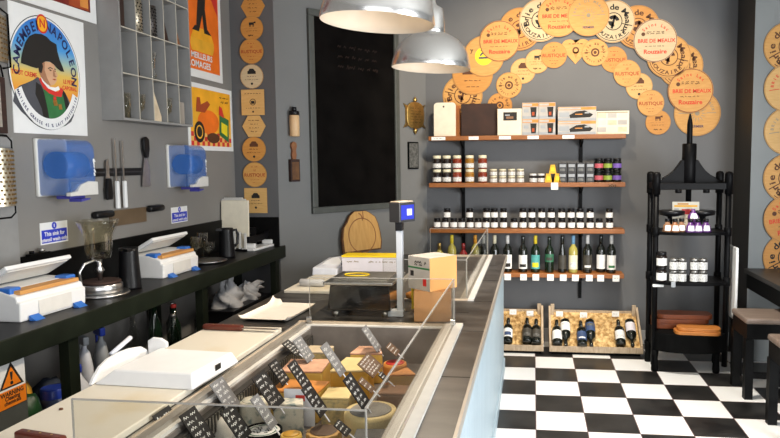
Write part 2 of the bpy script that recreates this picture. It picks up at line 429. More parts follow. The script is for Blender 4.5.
# ================================================================== SETTING
YB = -1.6          # the shop front, behind the camera
CZ = 3.15
XR = 2.9
b = MB(); b.box(-2.4, XR + .15, YB, 6.1, -.06, 0, 'tile_floor'); struct('floor', b)
b = MB(); b.box(-2.4, XR + .15, YB, 6.1, CZ, CZ + .06, 'ceiling_white'); struct('ceiling', b)
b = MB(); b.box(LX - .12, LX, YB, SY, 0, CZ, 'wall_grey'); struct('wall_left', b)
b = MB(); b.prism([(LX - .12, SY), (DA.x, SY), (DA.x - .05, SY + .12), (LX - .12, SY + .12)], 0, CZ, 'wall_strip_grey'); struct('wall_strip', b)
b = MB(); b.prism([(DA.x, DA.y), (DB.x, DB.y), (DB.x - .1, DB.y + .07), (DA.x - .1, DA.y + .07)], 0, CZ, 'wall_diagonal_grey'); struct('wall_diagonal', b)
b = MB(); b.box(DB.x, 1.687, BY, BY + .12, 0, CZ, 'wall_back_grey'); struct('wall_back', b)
b = MB(); b.box(1.687, 1.80, PY_ + .004, BY + .12, 0, CZ, 'wall_shaded'); struct('wall_right_return', b)
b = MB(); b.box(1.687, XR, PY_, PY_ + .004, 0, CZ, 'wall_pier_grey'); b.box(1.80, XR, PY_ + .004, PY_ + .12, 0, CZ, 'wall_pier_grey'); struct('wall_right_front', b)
b = MB(); b.box(XR, XR + .12, 2.6, PY_ + .12, 0, CZ, 'wall_pier_grey'); struct('wall_right', b)
b = MB(); b.box(.1, 1.68, BY - .014, BY, 0, .12, 'skirting_grey'); struct('baseboard_back', b)
b = MB(); b.box(LX, LX + .012, 1.0, 2.575, 1.18, 1.72, 'panel_grey'); struct('trim_1', b)

# ================================================================== CHEESE-BOX LIDS
def lid(F, r, face, label, group, kind, z=0.0, ink='ink_brown', edge='lid_edge', rot=0.0, cat='cheese lid', shape='round'):
    b = MB(); R0 = RZ(rot)
    n = 44
    if shape == 'round': poly = [(r * math.cos(2 * PI * i / n), r * math.sin(2 * PI * i / n)) for i in range(n)]
    elif shape == 'hex': poly = [(r * 1.06 * math.cos(PI / 3 * i), r * math.sin(PI / 3 * i) * 1.06) for i in range(6)]
    elif shape == 'square': poly = [(-r, -r * 1.06), (r, -r * 1.06), (r, r * 1.06), (-r, r * 1.06)]
    elif shape == 'heart':
        poly = [(-.02 * r, -1.05 * r)]
        for i in range(0, 17):
            a = -PI * .15 + PI * 1.0 * i / 16; poly.append((r * .5 + r * .58 * math.cos(a), r * .32 + r * .52 * math.sin(a)))
        for i in range(0, 17):
            a = PI * .15 + PI * 1.0 * i / 16; poly.append((-r * .5 + r * .58 * math.cos(a), r * .32 + r * .52 * math.sin(a)))
    z1 = .004 + z
    vs = [(x, y, z) for x, y in poly] + [(x, y, z1) for x, y in poly]; m = len(poly)
    b.add(vs, [(i, (i + 1) % m, (i + 1) % m + m, i + m) for i in range(m)] + [tuple(range(m - 1, -1, -1))], edge)
    b.add([(x, y, z1) for x, y in poly], [tuple(range(m))], face)
    zt = z1 + .0006
    X = T(0, 0, zt) @ R0
    def wiggle(cx, cy, w, h, m_, rows=2):
        for k in range(rows): b.squiggle(cx - w / 2, cx + w / 2, cy + (k - (rows - 1) / 2) * h * 1.5, h, h * .22, 0, m_, X)
    if shape == 'round': b.ring(r * .955, r * .985, 0, edge, X)
    if kind == 'rouzaire':
        b.arctext('Brie de Meaux', r * .66, r * .36, ink, X, top=True, step=r * .225, bold=1.25)
        b.arctext('ROUZAIRE', r * .74, r * .24, ink, X, mid=-PI / 2, top=False, step=r * .21, bold=1.2)
        b.rect(-r * .9, -r * .42, -r * .03, r * .01, 0, ink, X); b.rect(r * .42, r * .9, -r * .03, r * .01, 0, ink, X)
        b.ring(r * .38, r * .42, 0, ink, X)
        b.ring(r * .12, r * .28, 0, ink, X, a0=.4, a1=2.7); b.ring(r * .06, r * .24, 0, ink, X, a0=3.3, a1=5.2)
        b.rect(-r * .05, r * .06, -r * .34, r * .3, 0, ink, X)
        b.ring(r * .88, r * .91, 0, ink, X, a0=PI * 1.12, a1=PI * 1.88)
    elif kind == 'red':
        b.arctext('Saint Lac', r * .72, r * .2, 'ink_red', X, top=True, step=r * .15)
        b.text('BRIE DE MEAUX', r * .24, 'ink_red', X @ T(r * .05, -r * .02, 0), 1.0)
        b.text('Rouzaire', r * .28, 'ink_red', X @ T(0, -r * .52, 0), 1.05)
        wiggle(0, r * .36, r * .8, r * .05, 'ink_brown'); wiggle(0, -r * .26, r * .9, r * .04, 'ink_brown', 1)
        b.cyl(r * .09, -.0002, .0002, 'ink_brown', 12, X @ T(-r * .55, r * .3, 0))
    elif kind == 'sun':
        for k in range(14):
            a = 2 * PI * k / 14; b.flat([(r * .2 * math.cos(a - .09), r * .2 * math.sin(a - .09)), (r * .46 * math.cos(a), r * .46 * math.sin(a)), (r * .2 * math.cos(a + .09), r * .2 * math.sin(a + .09))], 0, ink, X)
        b.ring(.0, r * .1, 0, ink, X); b.arctext('BRIE DE MEAUX', r * .68, r * .17, ink, X, top=True, step=r * .15)
        b.text('FERMIER', r * .15, 'navy_ink', X @ T(0, -r * .58, 0)); b.rect(r * .4, r * .8, 0, r * .03, 0, ink, X); b.rect(-r * .8, -r * .4, 0, r * .03, 0, ink, X)
    elif kind == 'yellow':
        b.ring(.0, r * .44, 0, 'sticker_yellow', X); b.ring(r * .12, r * .2, .0004, 'navy_ink', X, a0=.3, a1=3); b.rect(-r * .26, r * .26, -r * .12, -r * .04, .0004, 'navy_ink', X); wiggle(0, r * .26, r * .4, r * .05, 'navy_ink', 1)
        b.text('y', r * .3, ink, X @ T(-r * .6, r * .3, 0))
    elif kind == 'village':
        b.rect(-r * .5, r * .45, r * .0, r * .12, 0, ink, X)
        b.rect(-r * .42, r * .36, r * .12, r * .30, .0001, 'ink_brown', X)
        for k in range(7):
            x = -r * .45 + k * r * .14; b.flat([(x, r * .1), (x + r * .12, r * .1), (x + r * .1, r * (.3 + .14 * (k % 3))), (x + r * .02, r * (.3 + .14 * (k % 3)))], .0002, ink, X)
        wiggle(0, -r * .3, r * .8, r * .05, ink, 1); wiggle(0, -r * .6, r * .6, r * .05, ink, 1)
    elif kind == 'rustique':
        b.text('RUSTIQUE', r * .36, 'ink_rust', X @ T(0, -r * .04, 0), 1.06)
        b.text('LE', r * .2, ink, X @ T(0, r * .34, 0)); wiggle(0, r * .62, r * .6, r * .06, ink, 1); wiggle(0, -r * .42, r * .7, r * .05, ink, 1); wiggle(0, -r * .66, r * .4, r * .05, ink, 1)
    elif kind == 'cow':
        b.rect(-r * .24, r * .2, r * .28, r * .48, 0, ink, X); b.flat([(r * .18, r * .42), (r * .36, r * .38), (r * .34, r * .56), (r * .18, r * .52)], 0, ink, X)
        for x in (-.22, -.12, .08, .16): b.rect(r * x, r * (x + .05), r * .12, r * .3, 0, ink, X)
        wiggle(0, -r * .02, r * 1.3, r * .08, 'ink_faint', 1); wiggle(0, -r * .22, r * 1.0, r * .04, ink, 1); wiggle(0, -r * .58, r * .66, r * .11, 'ink_black', 1)
    elif kind == 'house':
        b.rect(-r * .36, r * .36, r * .2, r * .44, 0, ink, X); b.flat([(-r * .3, r * .44), (r * .3, r * .44), (r * .16, r * .64), (-r * .16, r * .64)], 0, ink, X)
        wiggle(0, 0, r * .8, r * .06, ink, 1); wiggle(0, -r * .26, r * 1.2, r * .05, ink, 1); b.ring(0, r * .1, 0, 'ink_black', X @ T(0, -r * .6, 0), 12)
    elif kind == 'crest':
        b.arctext('Brie au Roy', r * .66, r * .3, ink, X, top=True, step=r * .21); b.ring(r * .2, r * .32, 0, ink, X); b.ring(0, r * .12, 0, ink, X)
        b.arctext('PETIT BRIE', r * .72, r * .2, ink, X, mid=-PI / 2, top=False, step=r * .18); b.rect(-r * .8, -r * .4, 0, r * .04, 0, ink, X); b.rect(r * .4, r * .8, 0, r * .04, 0, ink, X)
    elif kind == 'heart':
        wiggle(0, r * .5, r * 1.1, r * .08, ink, 1); b.ring(r * .14, r * .26, 0, ink, X); b.flat([(-r * .22, -.1 * r), (r * .22, -.1 * r), (0, -r * .6)], 0, 'ink_faint', X)
    elif kind == 'script':
        for k in range(4): wiggle(0, r * (.5 - k * .32), r * (1.0, .7, .9, .6)[k], r * .08, ink, 1)
    elif kind == 'stamp':
        wiggle(0, r * .72, r * 1.4, r * .06, ink, 1); b.ring(r * .22, r * .27, 0, ink, X @ T(0, r * .02, 0)); b.rect(-r * .15, r * .15, -r * .12, r * .12, 0, ink, X)
        wiggle(0, -r * .48, r * 1.2, r * .05, ink, 1); b.ring(0, r * .08, 0, 'ink_black', X @ T(0, -r * .78, 0), 12)
    o = b.build('wall_roundel' if shape == 'round' else 'wall_plaque', None, F)
    return tag(o, label, cat, group)
GA = 'wooden cheese box lids in the arch on the back wall'
def rpx(r, Y=BY): return r * (Y * .995) / 670
BIG = [  # px, py, radius px, layer, face, kind, ink, edge, label
    (462.6, 95.5, 20.0, 0, 'lid_tan', 'rouzaire', 'ink_brown', 'lid_edge', 'lowest big round lid at the foot of the arch, behind the white chopping board'),
    (472.7, 74.5, 20.2, 1, 'lid_orange', 'village', 'ink_brown', 'lid_edge', 'big orange-tan lid printed with a village, second from the foot of the arch'),
    (484.0, 56.5, 20.0, 2, 'lid_tan', 'yellow', 'ink_brown', 'lid_edge', 'big plain tan lid with a round yellow sticker in its middle'),
    (499.5, 41.5, 19.8, 3, 'lid_tan', 'red', 'ink_brown', 'lid_edge_red', 'big red-lettered lid with a dark rim next to the yellow-sticker lid'),
    (520.0, 29.4, 20.6, 2, 'lid_orange', 'rouzaire', 'ink_brown', 'lid_edge', 'big tan lid lettered in brown between a red-lettered lid and a cream lid'),
    (540.5, 20.6, 20.8, 3, 'lid_cream', 'rouzaire', 'ink_black', 'lid_edge', 'big cream lid with black lettering before the top of the arch'),
    (558.8, 16.3, 20.2, 4, 'lid_tan', 'red', 'ink_brown', 'lid_edge', 'big red-lettered lid at the top of the arch beside the cream lid'),
    (588.2, 16.0, 19.8, 5, 'lid_tan', 'sun', 'ink_grey', 'lid_edge', 'big tan lid with a small sun emblem at the very top of the arch'),
    (613.0, 22.0, 20.2, 4, 'lid_cream', 'rouzaire', 'ink_black', 'lid_edge', 'big cream lid with black lettering just past the sun lid'),
    (637.5, 27.5, 20.4, 3, 'lid_orange', 'rouzaire', 'ink_brown', 'lid_edge', 'big orange-tan lid between a cream black-lettered lid and a cream red-lettered lid'),
    (654.7, 41.0, 20.4, 4, 'lid_cream', 'red', 'ink_brown', 'lid_edge_red', 'big cream lid with red lettering and dark rim on the descending side of the arch'),
    (668.4, 57.0, 20.4, 3, 'lid_tan', 'rouzaire', 'ink_brown', 'lid_edge', 'big tan lid just below the cream red-lettered lid'),
    (680.5, 66.0, 20.6, 2, 'lid_tan', 'rouzaire', 'ink_brown', 'lid_edge', 'big tan lid half covered, fourth from the lower end above the press'),
    (690.0, 91.0, 21.0, 3, 'lid_tan', 'red', 'ink_brown', 'lid_edge_red', 'big tan lid with red lettering and dark rim above the press spindle'),
    (697.0, 113.4, 21.6, 1, 'lid_tan', 'sun', 'ink_grey', 'lid_edge', 'lowest big lid with a sun emblem, behind the tip of the press spindle'),
]
for x, y, r, ly, face, kind, ink, edge, lab in BIG:
    lid(FB(onY(x, y, BY)), rpx(r), face, lab, GA, kind, .0005 + ly * .0055, ink, edge, math.radians(-14 if kind == 'rouzaire' else 0))
SMALL = [
    (499.8, 105.5, 12.3, 0, 'lid_orange', 'crest', 'ink_brown', 'lowest small lid of the inner arch, above the dark brown board', 'round'),
    (509.0, 85.4, 12.6, 1, 'lid_tan', 'crest', 'ink_brown', 'small tan crest lid, second up the inner arch from the dark board', 'round'),
    (523.0, 71.0, 12.3, 0, 'lid_pale', 'house', 'ink_brown', 'small pale lid printed with a house on the rising side of the inner arch', 'round'),
    (537.2, 61.6, 11.6, 1, 'lid_pale', 'cow', 'ink_black', 'small pale lid printed with a cow on the rising side of the inner arch', 'round'),
    (553.8, 55.3, 12.6, 2, 'lid_orange', 'rustique', 'ink_brown', 'small orange-tan lid beside the heart-shaped lid', 'round'),
    (575.7, 50.5, 12.6, 1, 'lid_tan', 'heart', 'ink_brown', 'heart-shaped wooden lid at the top of the inner arch', 'heart'),
    (595.0, 52.7, 12.8, 2, 'lid_tan', 'crest', 'ink_brown', 'small crest lid just past the heart-shaped lid', 'round'),
    (613.8, 59.7, 12.4, 1, 'lid_orange', 'rustique', 'ink_rust', 'small red-worded lid, second past the heart-shaped lid', 'round'),
    (626.9, 73.5, 12.8, 2, 'lid_tan', 'rustique', 'ink_rust', 'small red-worded lid, third past the heart-shaped lid', 'round'),
    (639.0, 86.3, 12.6, 1, 'lid_pale', 'house', 'ink_brown', 'small pale house lid on the falling side of the inner arch', 'round'),
    (650.5, 103.2, 12.6, 2, 'lid_tan', 'rustique', 'ink_rust', 'small red-worded lid, last but one at the falling end of the inner arch', 'round'),
    (657.9, 122.4, 11.8, 1, 'lid_orange', 'cow', 'ink_brown', 'lowest small lid at the falling end of the inner arch, above the press', 'round'),
]
for x, y, r, ly, face, kind, ink, lab, sh in SMALL:
    lid(FB(onY(x, y, BY)), rpx(r), face, lab, 'small lids in the inner arch on the back wall', kind, .0005 + ly * .0055, ink, 'lid_edge', 0, shape=sh)
GSx = 'wooden cheese lids in the column on the narrow strip of wall'
STRIP = [
    (253.0, 6.2, 12.2, 0, 'lid_orange', 'script', 'ink_brown', 'hexagonal orange lid at the top of the wall column', 'hex'),
    (252.3, 28.5, 12.2, 1, 'lid_orange', 'cow', 'ink_black', 'round orange lid with a cow, just under the top hexagon', 'round'),
    (252.3, 51.5, 12.8, 2, 'lid_orange', 'rustique', 'ink_rust', 'round orange red-worded lid above the cream lid in the column', 'round'),
    (252.3, 76.6, 12.4, 1, 'lid_cream', 'house', 'ink_black', 'round cream lid in the middle of the column', 'round'),
    (253.7, 102.5, 12.4, 2, 'lid_pale', 'stamp', 'ink_black', 'square wooden lid in the middle of the column, under the cream round one', 'square'),
    (254.5, 126.3, 12.0, 1, 'lid_pale', 'script', 'ink_brown', 'hexagonal pale lid under the middle square lid', 'hex'),
    (254.8, 149.3, 12.8, 2, 'lid_orange', 'house', 'ink_brown', 'round orange house lid under the lower hexagon', 'round'),
    (255.3, 174.6, 13.0, 1, 'lid_tan', 'rustique', 'ink_rust', 'round red-worded lid just above the bottom square lid', 'round'),
    (256.0, 200.5, 12.4, 0, 'lid_pale', 'house', 'ink_black', 'square lid at the bottom of the column, above the worktop upstand', 'square'),
]
for x, y, r, ly, face, kind, ink, lab, sh in STRIP:
    lid(FS(onY(x, y, SY)), rpx(r, SY), face, lab, GSx, kind, .0005 + ly * .0055, ink, 'lid_edge', 0, shape=sh)
PIER = [(789, 46.5, 23, 1, 'lid_tan', 'rouzaire', 'ink_brown', 'topmost lid on the light wall above the dark table'),
        (789, 88, 23, 2, 'lid_pale', 'sun', 'ink_red', 'second lid from the top on the light wall, pale with red print'),
        (789, 131, 23, 1, 'lid_pale', 'sun', 'ink_grey', 'pale lid in the middle of the light wall column'),
        (788.5, 178, 23.5, 2, 'lid_tan', 'rouzaire', 'ink_brown', 'brown-lettered tan lid third from the bottom on the light wall'),
        (788.5, 219, 23.5, 3, 'lid_orange', 'red', 'ink_red', 'orange red-lettered lid second from the bottom on the light wall'),
        (788, 257, 23.5, 2, 'lid_orange', 'rouzaire', 'ink_black', 'lowest lid on the light wall, partly behind the dark table top')]
for x, y, r, ly, face, kind, ink, lab in PIER:
    lid(FP(onY(x, y, PY_)), rpx(r, PY_), face, lab, 'cheese lids in the column on the light wall', kind, .0005 + ly * .0055, ink, 'lid_edge', math.radians(30 if kind == 'rouzaire' else 8))

# ================================================================== DIAGONAL WALL
p0, p1 = onD(306, 8), onD(399, 209.5); bz = onD(311, 214).z
u0 = (p0 - DA).dot(DE); u1 = (p1 - DA).dot(DE); W = u1 - u0; H = onD(305.6, 8).z - bz
t = thing('chalkboard', 'big black chalkboard in a grey frame on the angled wall', 'chalkboard', FD(DA + DE * u0 + Vector((0, 0, bz))))
b = MB(); b.box(.045, W - .045, .045, H - .045, .002, .014, 'chalkboard')
for k in range(3): b.squiggle(W * .3, W * .75, H * (.84 - .05 * k), .02, .0016, .0146, 'wood_dark')
b.build('writing_panel', t)
f = MB()
for x0, x1, y0, y1 in ((0, W, 0, .05), (0, W, H - .05, H), (0, .05, .05, H - .05), (W - .05, W, .05, H - .05)): f.box(x0, x1, y0, y1, 0, .03, 'board_frame')
f.build('frame', t, bevel=.006)
# wooden roller
F = FD(onD(291.5, 123)); s = onD(291, 107).z - onD(291, 139).z
t = thing('wooden_roller', 'pale wooden roller with a black handle hanging left of the chalkboard', 'roller', F)
b = MB(); b.cyl(.036, -.10, .055, 'wood_light', 20, T(0, 0, .037) @ RX(-PI / 2), .004); b.build('barrel', t)
b = MB(); b.cyl(.037, .0555, .085, 'black_plastic', 20, T(0, 0, .037) @ RX(-PI / 2), .004); b.cyl(.018, .0855, .115, 'black_plastic', 14, T(0, 0, .037) @ RX(-PI / 2), .003); b.build('handle', t)
F = FD(onD(292.8, 162))
t = thing('brush', 'dark long-bristled brush with wooden handle hanging under the wooden roller', 'brush', F)
b = MB(); b.prism([(-.014, .02), (.014, .02), (.020, .05), (.014, .085), (.024, .115), (.020, .14), (0, .15), (-.020, .14), (-.024, .115), (-.014, .085), (-.020, .05)], .004, .024, 'wood_brown'); b.cyl(.005, .0242, .0255, 'brass_dark', 10, T(0, .125, 0)); b.build('handle', t, bevel=.004)
b = MB(); b.box(-.040, .040, -.145, .0195, 0, .034, 'wood_dark', b=.004); b.box(-.03, .03, -.13, 0, .0322, .036, 'wood_bark'); b.build('head', t)
# brass plaque and small plaque
F = FD(onD(414, 115.5))
t = thing('brass_plaque', 'oval brass plaque with pointed tips on a dark bracket beside the chalkboard', 'plaque', F)
b = MB(); b.prism([(-.105, .10), (-.07, .085), (.07, .085), (.105, .10), (.085, .06), (.085, -.07), (.105, -.11), (.06, -.095), (-.06, -.095), (-.105, -.11), (-.085, -.07), (-.085, .06)], .001, .010, 'brass_dark'); b.build('bracket', t, bevel=.002)
b = MB(); n = 36
oval = [(.082 * (abs(math.cos(2 * PI * i / n)) ** .7) * (1 if math.cos(2 * PI * i / n) > 0 else -1), .115 * (abs(math.sin(2 * PI * i / n)) ** .75) * (1 if math.sin(2 * PI * i / n) > 0 else -1)) for i in range(n)]
b.prism(oval, .0105, .024, 'brass'); b.lathe([(.0, .0), (.016, .012), (.012, .03), (0, .05)], 'brass', 12, T(0, .113, .017) @ RX(-PI / 2)); b.lathe([(0, 0), (.018, .012), (.014, .03), (0, .055)], 'brass', 12, T(0, -.112, .017) @ RX(PI / 2))
for k in range(6): b.squiggle(-.05, .05, .06 - .024 * k, .008, .0016, .0246, 'brass_dark')
b.build('plate', t, bevel=.004)
for c in t.children: c.data.transform(S(1.28, 1, 1))
F = FD(onD(412.5, 155.5))
b = MB(); b.box(-.062, .062, -.118, .118, 0, .014, 'black_matt', b=.003); b.box(-.052, .052, -.106, .106, .0142, .018, 'plaque_dark', b=.002)
tag(b.build('wall_plate', None, F), 'small dark rectangular metal plate under the brass plaque', 'plaque')

# ================================================================== LEFT WALL
# poster with the round cheese label
F = FL(onX(45, 75, LX))
cz = onX(45, 75, LX)
t = thing('cheese_poster', 'white poster with a round cheese label of a man in a black bicorne hat', 'poster', F)
b = MB(); b.prism([(2.596 - cz.y, 1.741 - cz.z), (3.066 - cz.y, 1.745 - cz.z), (3.078 - cz.y, 2.292 - cz.z), (2.604 - cz.y, 2.291 - cz.z)], 0.0005, .004, 'paper_white'); b.build('sheet', t)
b = MB(); ox, oy = 2.806 - cz.y, 2.014 - cz.z; A, B = .224, .252
X = T(ox, oy, .0045)
ell = [(A * math.cos(2 * PI * i / 56), B * math.sin(2 * PI * i / 56)) for i in range(56)]
Xs = X
b.flat([(x * 1.0, y * 1.0) for x, y in ell], 0, 'ink_black', X); b.flat([(x * .985, y * .985) for x, y in ell], .0004, 'paper_white', X)
b.build('label_edge', t)
b = MB(); sky = [(x * .955, y * .955) for x, y in ell if True]
b.flat([(x, max(y, -.185)) for x, y in sky], .0008, 'label_sky', None)
o = b.build('printed_sky', t); o.location = (ox, oy, .0045)
b = MB()
def P2(pts): return [((x - 135) / 302 * .99 * 1.0, -(y - 215) / 302 * 1.07 * 1.0) for x, y in pts]
k_ = .222 / ((135 - 30) / 302)   # poster pixels (302 px per unit) to metres
def PP(pts): return [((x - 137) / 105 * .222, -(y - 224) / 172 * .258) for x, y in pts]
hat = [(64, 208), (66, 190), (72, 168), (80, 145), (92, 125), (108, 114), (128, 111), (142, 115), (152, 124), (170, 130), (172, 152), (178, 176), (186, 196), (190, 209), (180, 210), (168, 203), (158, 193), (146, 187), (134, 189), (124, 196), (118, 208), (108, 214), (92, 213), (76, 210)]
b.flat(PP([(38, 318), (46, 285), (58, 272), (76, 262), (96, 250), (110, 238), (122, 250), (140, 270), (172, 276), (182, 262), (192, 275), (200, 292), (210, 318), (216, 340), (205, 362), (186, 376), (150, 388), (115, 383), (85, 368), (58, 345)]), .0012, 'coat_print', X)
b.flat(PP([(104, 254), (118, 262), (132, 300), (138, 384), (124, 382), (116, 330), (100, 290)]), .0014, 'ink_black', X)
b.flat(PP([(122, 262), (150, 276), (182, 280), (190, 310), (194, 340), (186, 374), (150, 386), (140, 380), (132, 320)]), .0016, 'green_print', X)
b.flat(PP([(180, 262), (192, 276), (202, 310), (206, 345), (196, 364), (190, 330), (186, 300)]), .0018, 'ink_black', X)
b.flat(PP([(112, 244), (122, 238), (134, 262), (150, 272), (168, 274), (178, 258), (184, 268), (178, 288), (160, 288), (140, 282), (124, 270)]), .0020, 'red_print', X)
b.flat(PP([(118, 236), (128, 246), (144, 262), (160, 262), (170, 256), (174, 266), (160, 274), (138, 268), (122, 250)]), .0022, 'paper_white', X)
b.flat(PP([(112, 212), (122, 196), (136, 189), (150, 188), (160, 194), (164, 204), (165, 214), (170, 226), (165, 231), (166, 238), (163, 246), (156, 254), (146, 258), (136, 256), (126, 248), (118, 236), (113, 224)]), .0024, 'skin_print', X)
b.flat(PP([(112, 212), (122, 196), (132, 192), (130, 215), (136, 236), (146, 258), (136, 256), (126, 248), (118, 236), (113, 224)]), .0028, 'skin_shade_print', X)
b.flat(PP([(111, 200), (124, 194), (126, 206), (121, 226), (114, 224)]), .0030, 'ink_black', X)
b.flat(PP([(140, 207), (148, 203), (155, 206), (155, 208), (148, 206), (140, 210)]), .0032, 'ink_black', X); b.flat(PP([(159, 205), (164, 206), (164, 208), (159, 208)]), .0032, 'ink_black', X)
b.flat(PP([(142, 211), (148, 210), (152, 213), (147, 215)]), .0032, 'ink_brown', X); b.flat(PP([(159, 211), (163, 211), (163, 214), (160, 214)]), .0032, 'ink_brown', X)
b.flat(PP([(156, 210), (158, 210), (162, 226), (166, 229), (160, 231), (154, 229)]), .0032, 'skin_shade_print', X); b.flat(PP([(151, 238), (158, 236), (165, 238), (158, 241)]), .0032, 'ink_rust', X)
b.flat(PP(hat), .0036, 'ink_black', X)
b.flat(PP([(150, 302), (162, 300), (165, 316), (153, 318)]), .0028, 'brass', X); b.flat(PP([(152, 290), (160, 289), (161, 300), (152, 301)]), .0028, 'red_print', X); b.flat(PP([(166, 312), (176, 310), (178, 326), (168, 328)]), .0028, 'brass', X)
b.ring(.172, .214, .0042, 'paper_white', X @ S(1, .262 / .224, 1), 40, PI * 1.12, PI * 1.88)
b.flat(PP([(36, 300), (44, 310), (60, 345), (48, 352)]), .0010, 'paper_white', X); b.flat(PP([(220, 338), (236, 312), (232, 345), (212, 362)]), .0010, 'paper_white', X)
Xe = X @ S(1, .258 / .222, 1)
b.arctext('CAMEMBERT', .178, .050, 'navy_ink', Xe @ T(0, 0, .0016), mid=PI * .755, step=.0355, bold=1.0)
b.arctext('NAPOLEON', .178, .050, 'navy_ink', Xe @ T(0, 0, .0016), mid=PI * .215, step=.0385, bold=1.0)
b.ring(0, .036, .0016, 'red_print', Xe @ T(-.012, .186, 0)); b.ring(0, .029, .0020, 'orange_light', Xe @ T(-.012, .186, 0)); b.text('N', .045, 'red_print', Xe @ T(-.012, .186, .0024), 1.1)
b.arctext('MATIERE GRASSE 45 % LAIT PASTEURISE', .2, .018, 'navy_ink', Xe @ T(0, 0, .0050), mid=-PI / 2, top=False, step=.0135)
b.text('LE PETIT', .022, 'red_print', Xe @ T(.145, -.02, .0016)); b.text('CAPORAL', .022, 'red_print', Xe @ T(.145, -.045, .0016)); b.text('TOUT CREME', .024, 'red_print', Xe @ T(-.135, -.015, .0016))
b.build('printed_portrait', t)
# dark red poster above
a = onX(96, 25, LX); a2 = onX(96, 0, LX)
F = FL(Vector((0, a.y - .62, 2.306)))
b = MB(); b.box(0, .62, 0, .80, .0005, .004, 'paper_white'); b.rect(.045, .575, .045, .755, .0046, 'dark_red_print'); b.rect(.42, .56, .05, .2, .005, 'ink_rust'); b.rect(.05, .3, .06, .09, .005, 'ink_brown'); b.rect(.50, .56, .06, .14, .0054, 'rind_orange')
tag(b.build('poster', None, F), 'dark red poster with a white border above the round-label poster', 'poster')
# orange poster
F = FL(Vector((0, 3.86, 2.168)))
t = thing('orange_poster', 'tall orange poster with black trousered legs on a cheese, beside the pigeonhole shelf', 'poster', F)
b = MB(); b.box(0, .69, 0, .94, .0005, .004, 'paper_white'); b.build('sheet', t)
b = MB(); b.rect(.04, .65, .05, .90, .0046, 'orange_print')
b.flat([(.27, .17), (.55, .17), (.57, .21), (.57, .25), (.53, .28), (.30, .28), (.26, .25), (.25, .21)], .0052, 'yellow_print')
b.flat([(.26, .25), (.57, .25), (.54, .30), (.48, .325), (.36, .325), (.30, .31)], .0056, 'orange_light')
b.flat([(.33, .30), (.37, .30), (.45, .48), (.49, .58), (.50, .70), (.40, .70)], .006, 'ink_black'); b.flat([(.44, .30), (.49, .30), (.46, .46), (.48, .60), (.56, .72), (.62, .9), (.40, .9), (.38, .66)], .0062, 'ink_black')
b.flat([(.28, .30), (.37, .30), (.37, .325), (.32, .335)], .0064, 'ink_black'); b.flat([(.44, .30), (.54, .30), (.49, .33), (.45, .33)], .0064, 'ink_black')
b.flat([(.50, .60), (.64, .45), (.64, .9), (.60, .9)], .005, 'red_print'); b.flat([(.08, .45), (.28, .52), (.34, .8), (.2, .9), (.06, .8)], .005, 'orange_light'); b.flat([(.46, .8), (.52, .78), (.54, .9), (.47, .9)], .0068, 'paper_white')
b.text('LES MEILLEURS', .052, 'paper_white', T(.345, .140, .0066), 1.15); b.text('FROMAGES', .058, 'paper_white', T(.345, .085, .0066), 1.15)
b.build('print', t)
# still-life poster
F = FL(Vector((0, 4.045, 1.695)))
t = thing('still_life_poster', 'yellow poster of cheeses on a red checked cloth, under the orange poster', 'poster', F)
b = MB(); b.box(0, .635, 0, .435, .0005, .004, 'paper_white'); b.build('sheet', t)
b = MB(); b.rect(.03, .605, .03, .405, .0046, 'orange_light'); b.rect(.03, .605, .03, .12, .005, 'cloth_check')
for i in range(16):
    for j in range(3):
        if (i + j) % 2 == 0: b.rect(.03 + .0359 * i, .03 + .0359 * (i + 1), .03 + .03 * j, .06 + .03 * j, .0054, 'red_print')
b.flat([(.10 + .07 * math.cos(a), .20 + .075 * math.sin(a)) for a in [2 * PI * i / 24 for i in range(24)]], .0058, 'yellow_print')
b.flat([(.27 + .15 * math.cos(a), .19 + .08 * math.sin(a)) for a in [2 * PI * i / 24 for i in range(24)]], .0062, 'orange_print')
b.flat([(.14 + .07 * math.cos(a), .12 + .07 * math.sin(a)) for a in [2 * PI * i / 24 for i in range(24)]], .0066, 'ink_black'); b.ring(.035, .045, .007, 'yellow_print', T(.14, .12, 0))
b.flat([(.33 + .09 * math.cos(a), .085 + .035 * math.sin(a)) for a in [2 * PI * i / 24 for i in range(24)]], .007, 'ink_brown')
b.flat([(.42, .11), (.56, .06), (.57, .22), (.43, .25)], .007, 'green_print'); b.flat([(.45, .13), (.54, .10), (.545, .18), (.455, .2)], .0074, 'sticker_yellow')
b.flat([(.10, .25), (.22, .25), (.30, .31), (.26, .33), (.17, .30), (.16, .345), (.12, .345)], .0066, 'ink_rust'); b.flat([(.42, .25), (.50, .23), (.47, .30), (.43, .31)], .0074, 'red_print')
b.squiggle(.44, .58, .37, .012, .002, .0052, 'ink_brown'); b.squiggle(.46, .58, .34, .012, .002, .0052, 'ink_brown')
b.build('print', t)
# pigeonhole shelf
Y0, Y1, ZB, ZT, D = 3.190, 3.890, 1.83, 2.765, .118
t = thing('pigeonhole_shelf', 'grey pigeonhole wall shelf holding small glasses and graters', 'shelf', FL(Vector((0, Y0, ZB))))
w = Y1 - Y0; h = ZT - ZB; th = .012
b = MB(); b.box(0, th, 0, h, 0, D, 'grey_plastic_b' if 'grey_plastic_b' in M else 'panel_grey'); b.box(w - th, w, 0, h, 0, D, 'panel_grey'); b.box(th, w - th, 0, th, 0, D, 'panel_grey'); b.box(th, w - th, h - th, h, 0, D, 'panel_grey'); b.box(th, w - th, th, h - th, 0, .006, 'panel_grey'); b.build('cabinet', t)
cw = (w - 2 * th) / 5; chh = (h - th) / 4
for i in range(1, 5): b = MB(); b.box(th + cw * i - .003, th + cw * i + .003, th, h - th, .006, D - .002, 'panel_grey'); b.box(th + cw * i - .003, th + cw * i + .003, th, h - th, D - .0018, D, 'edge_beige'); b.build('divider', t)
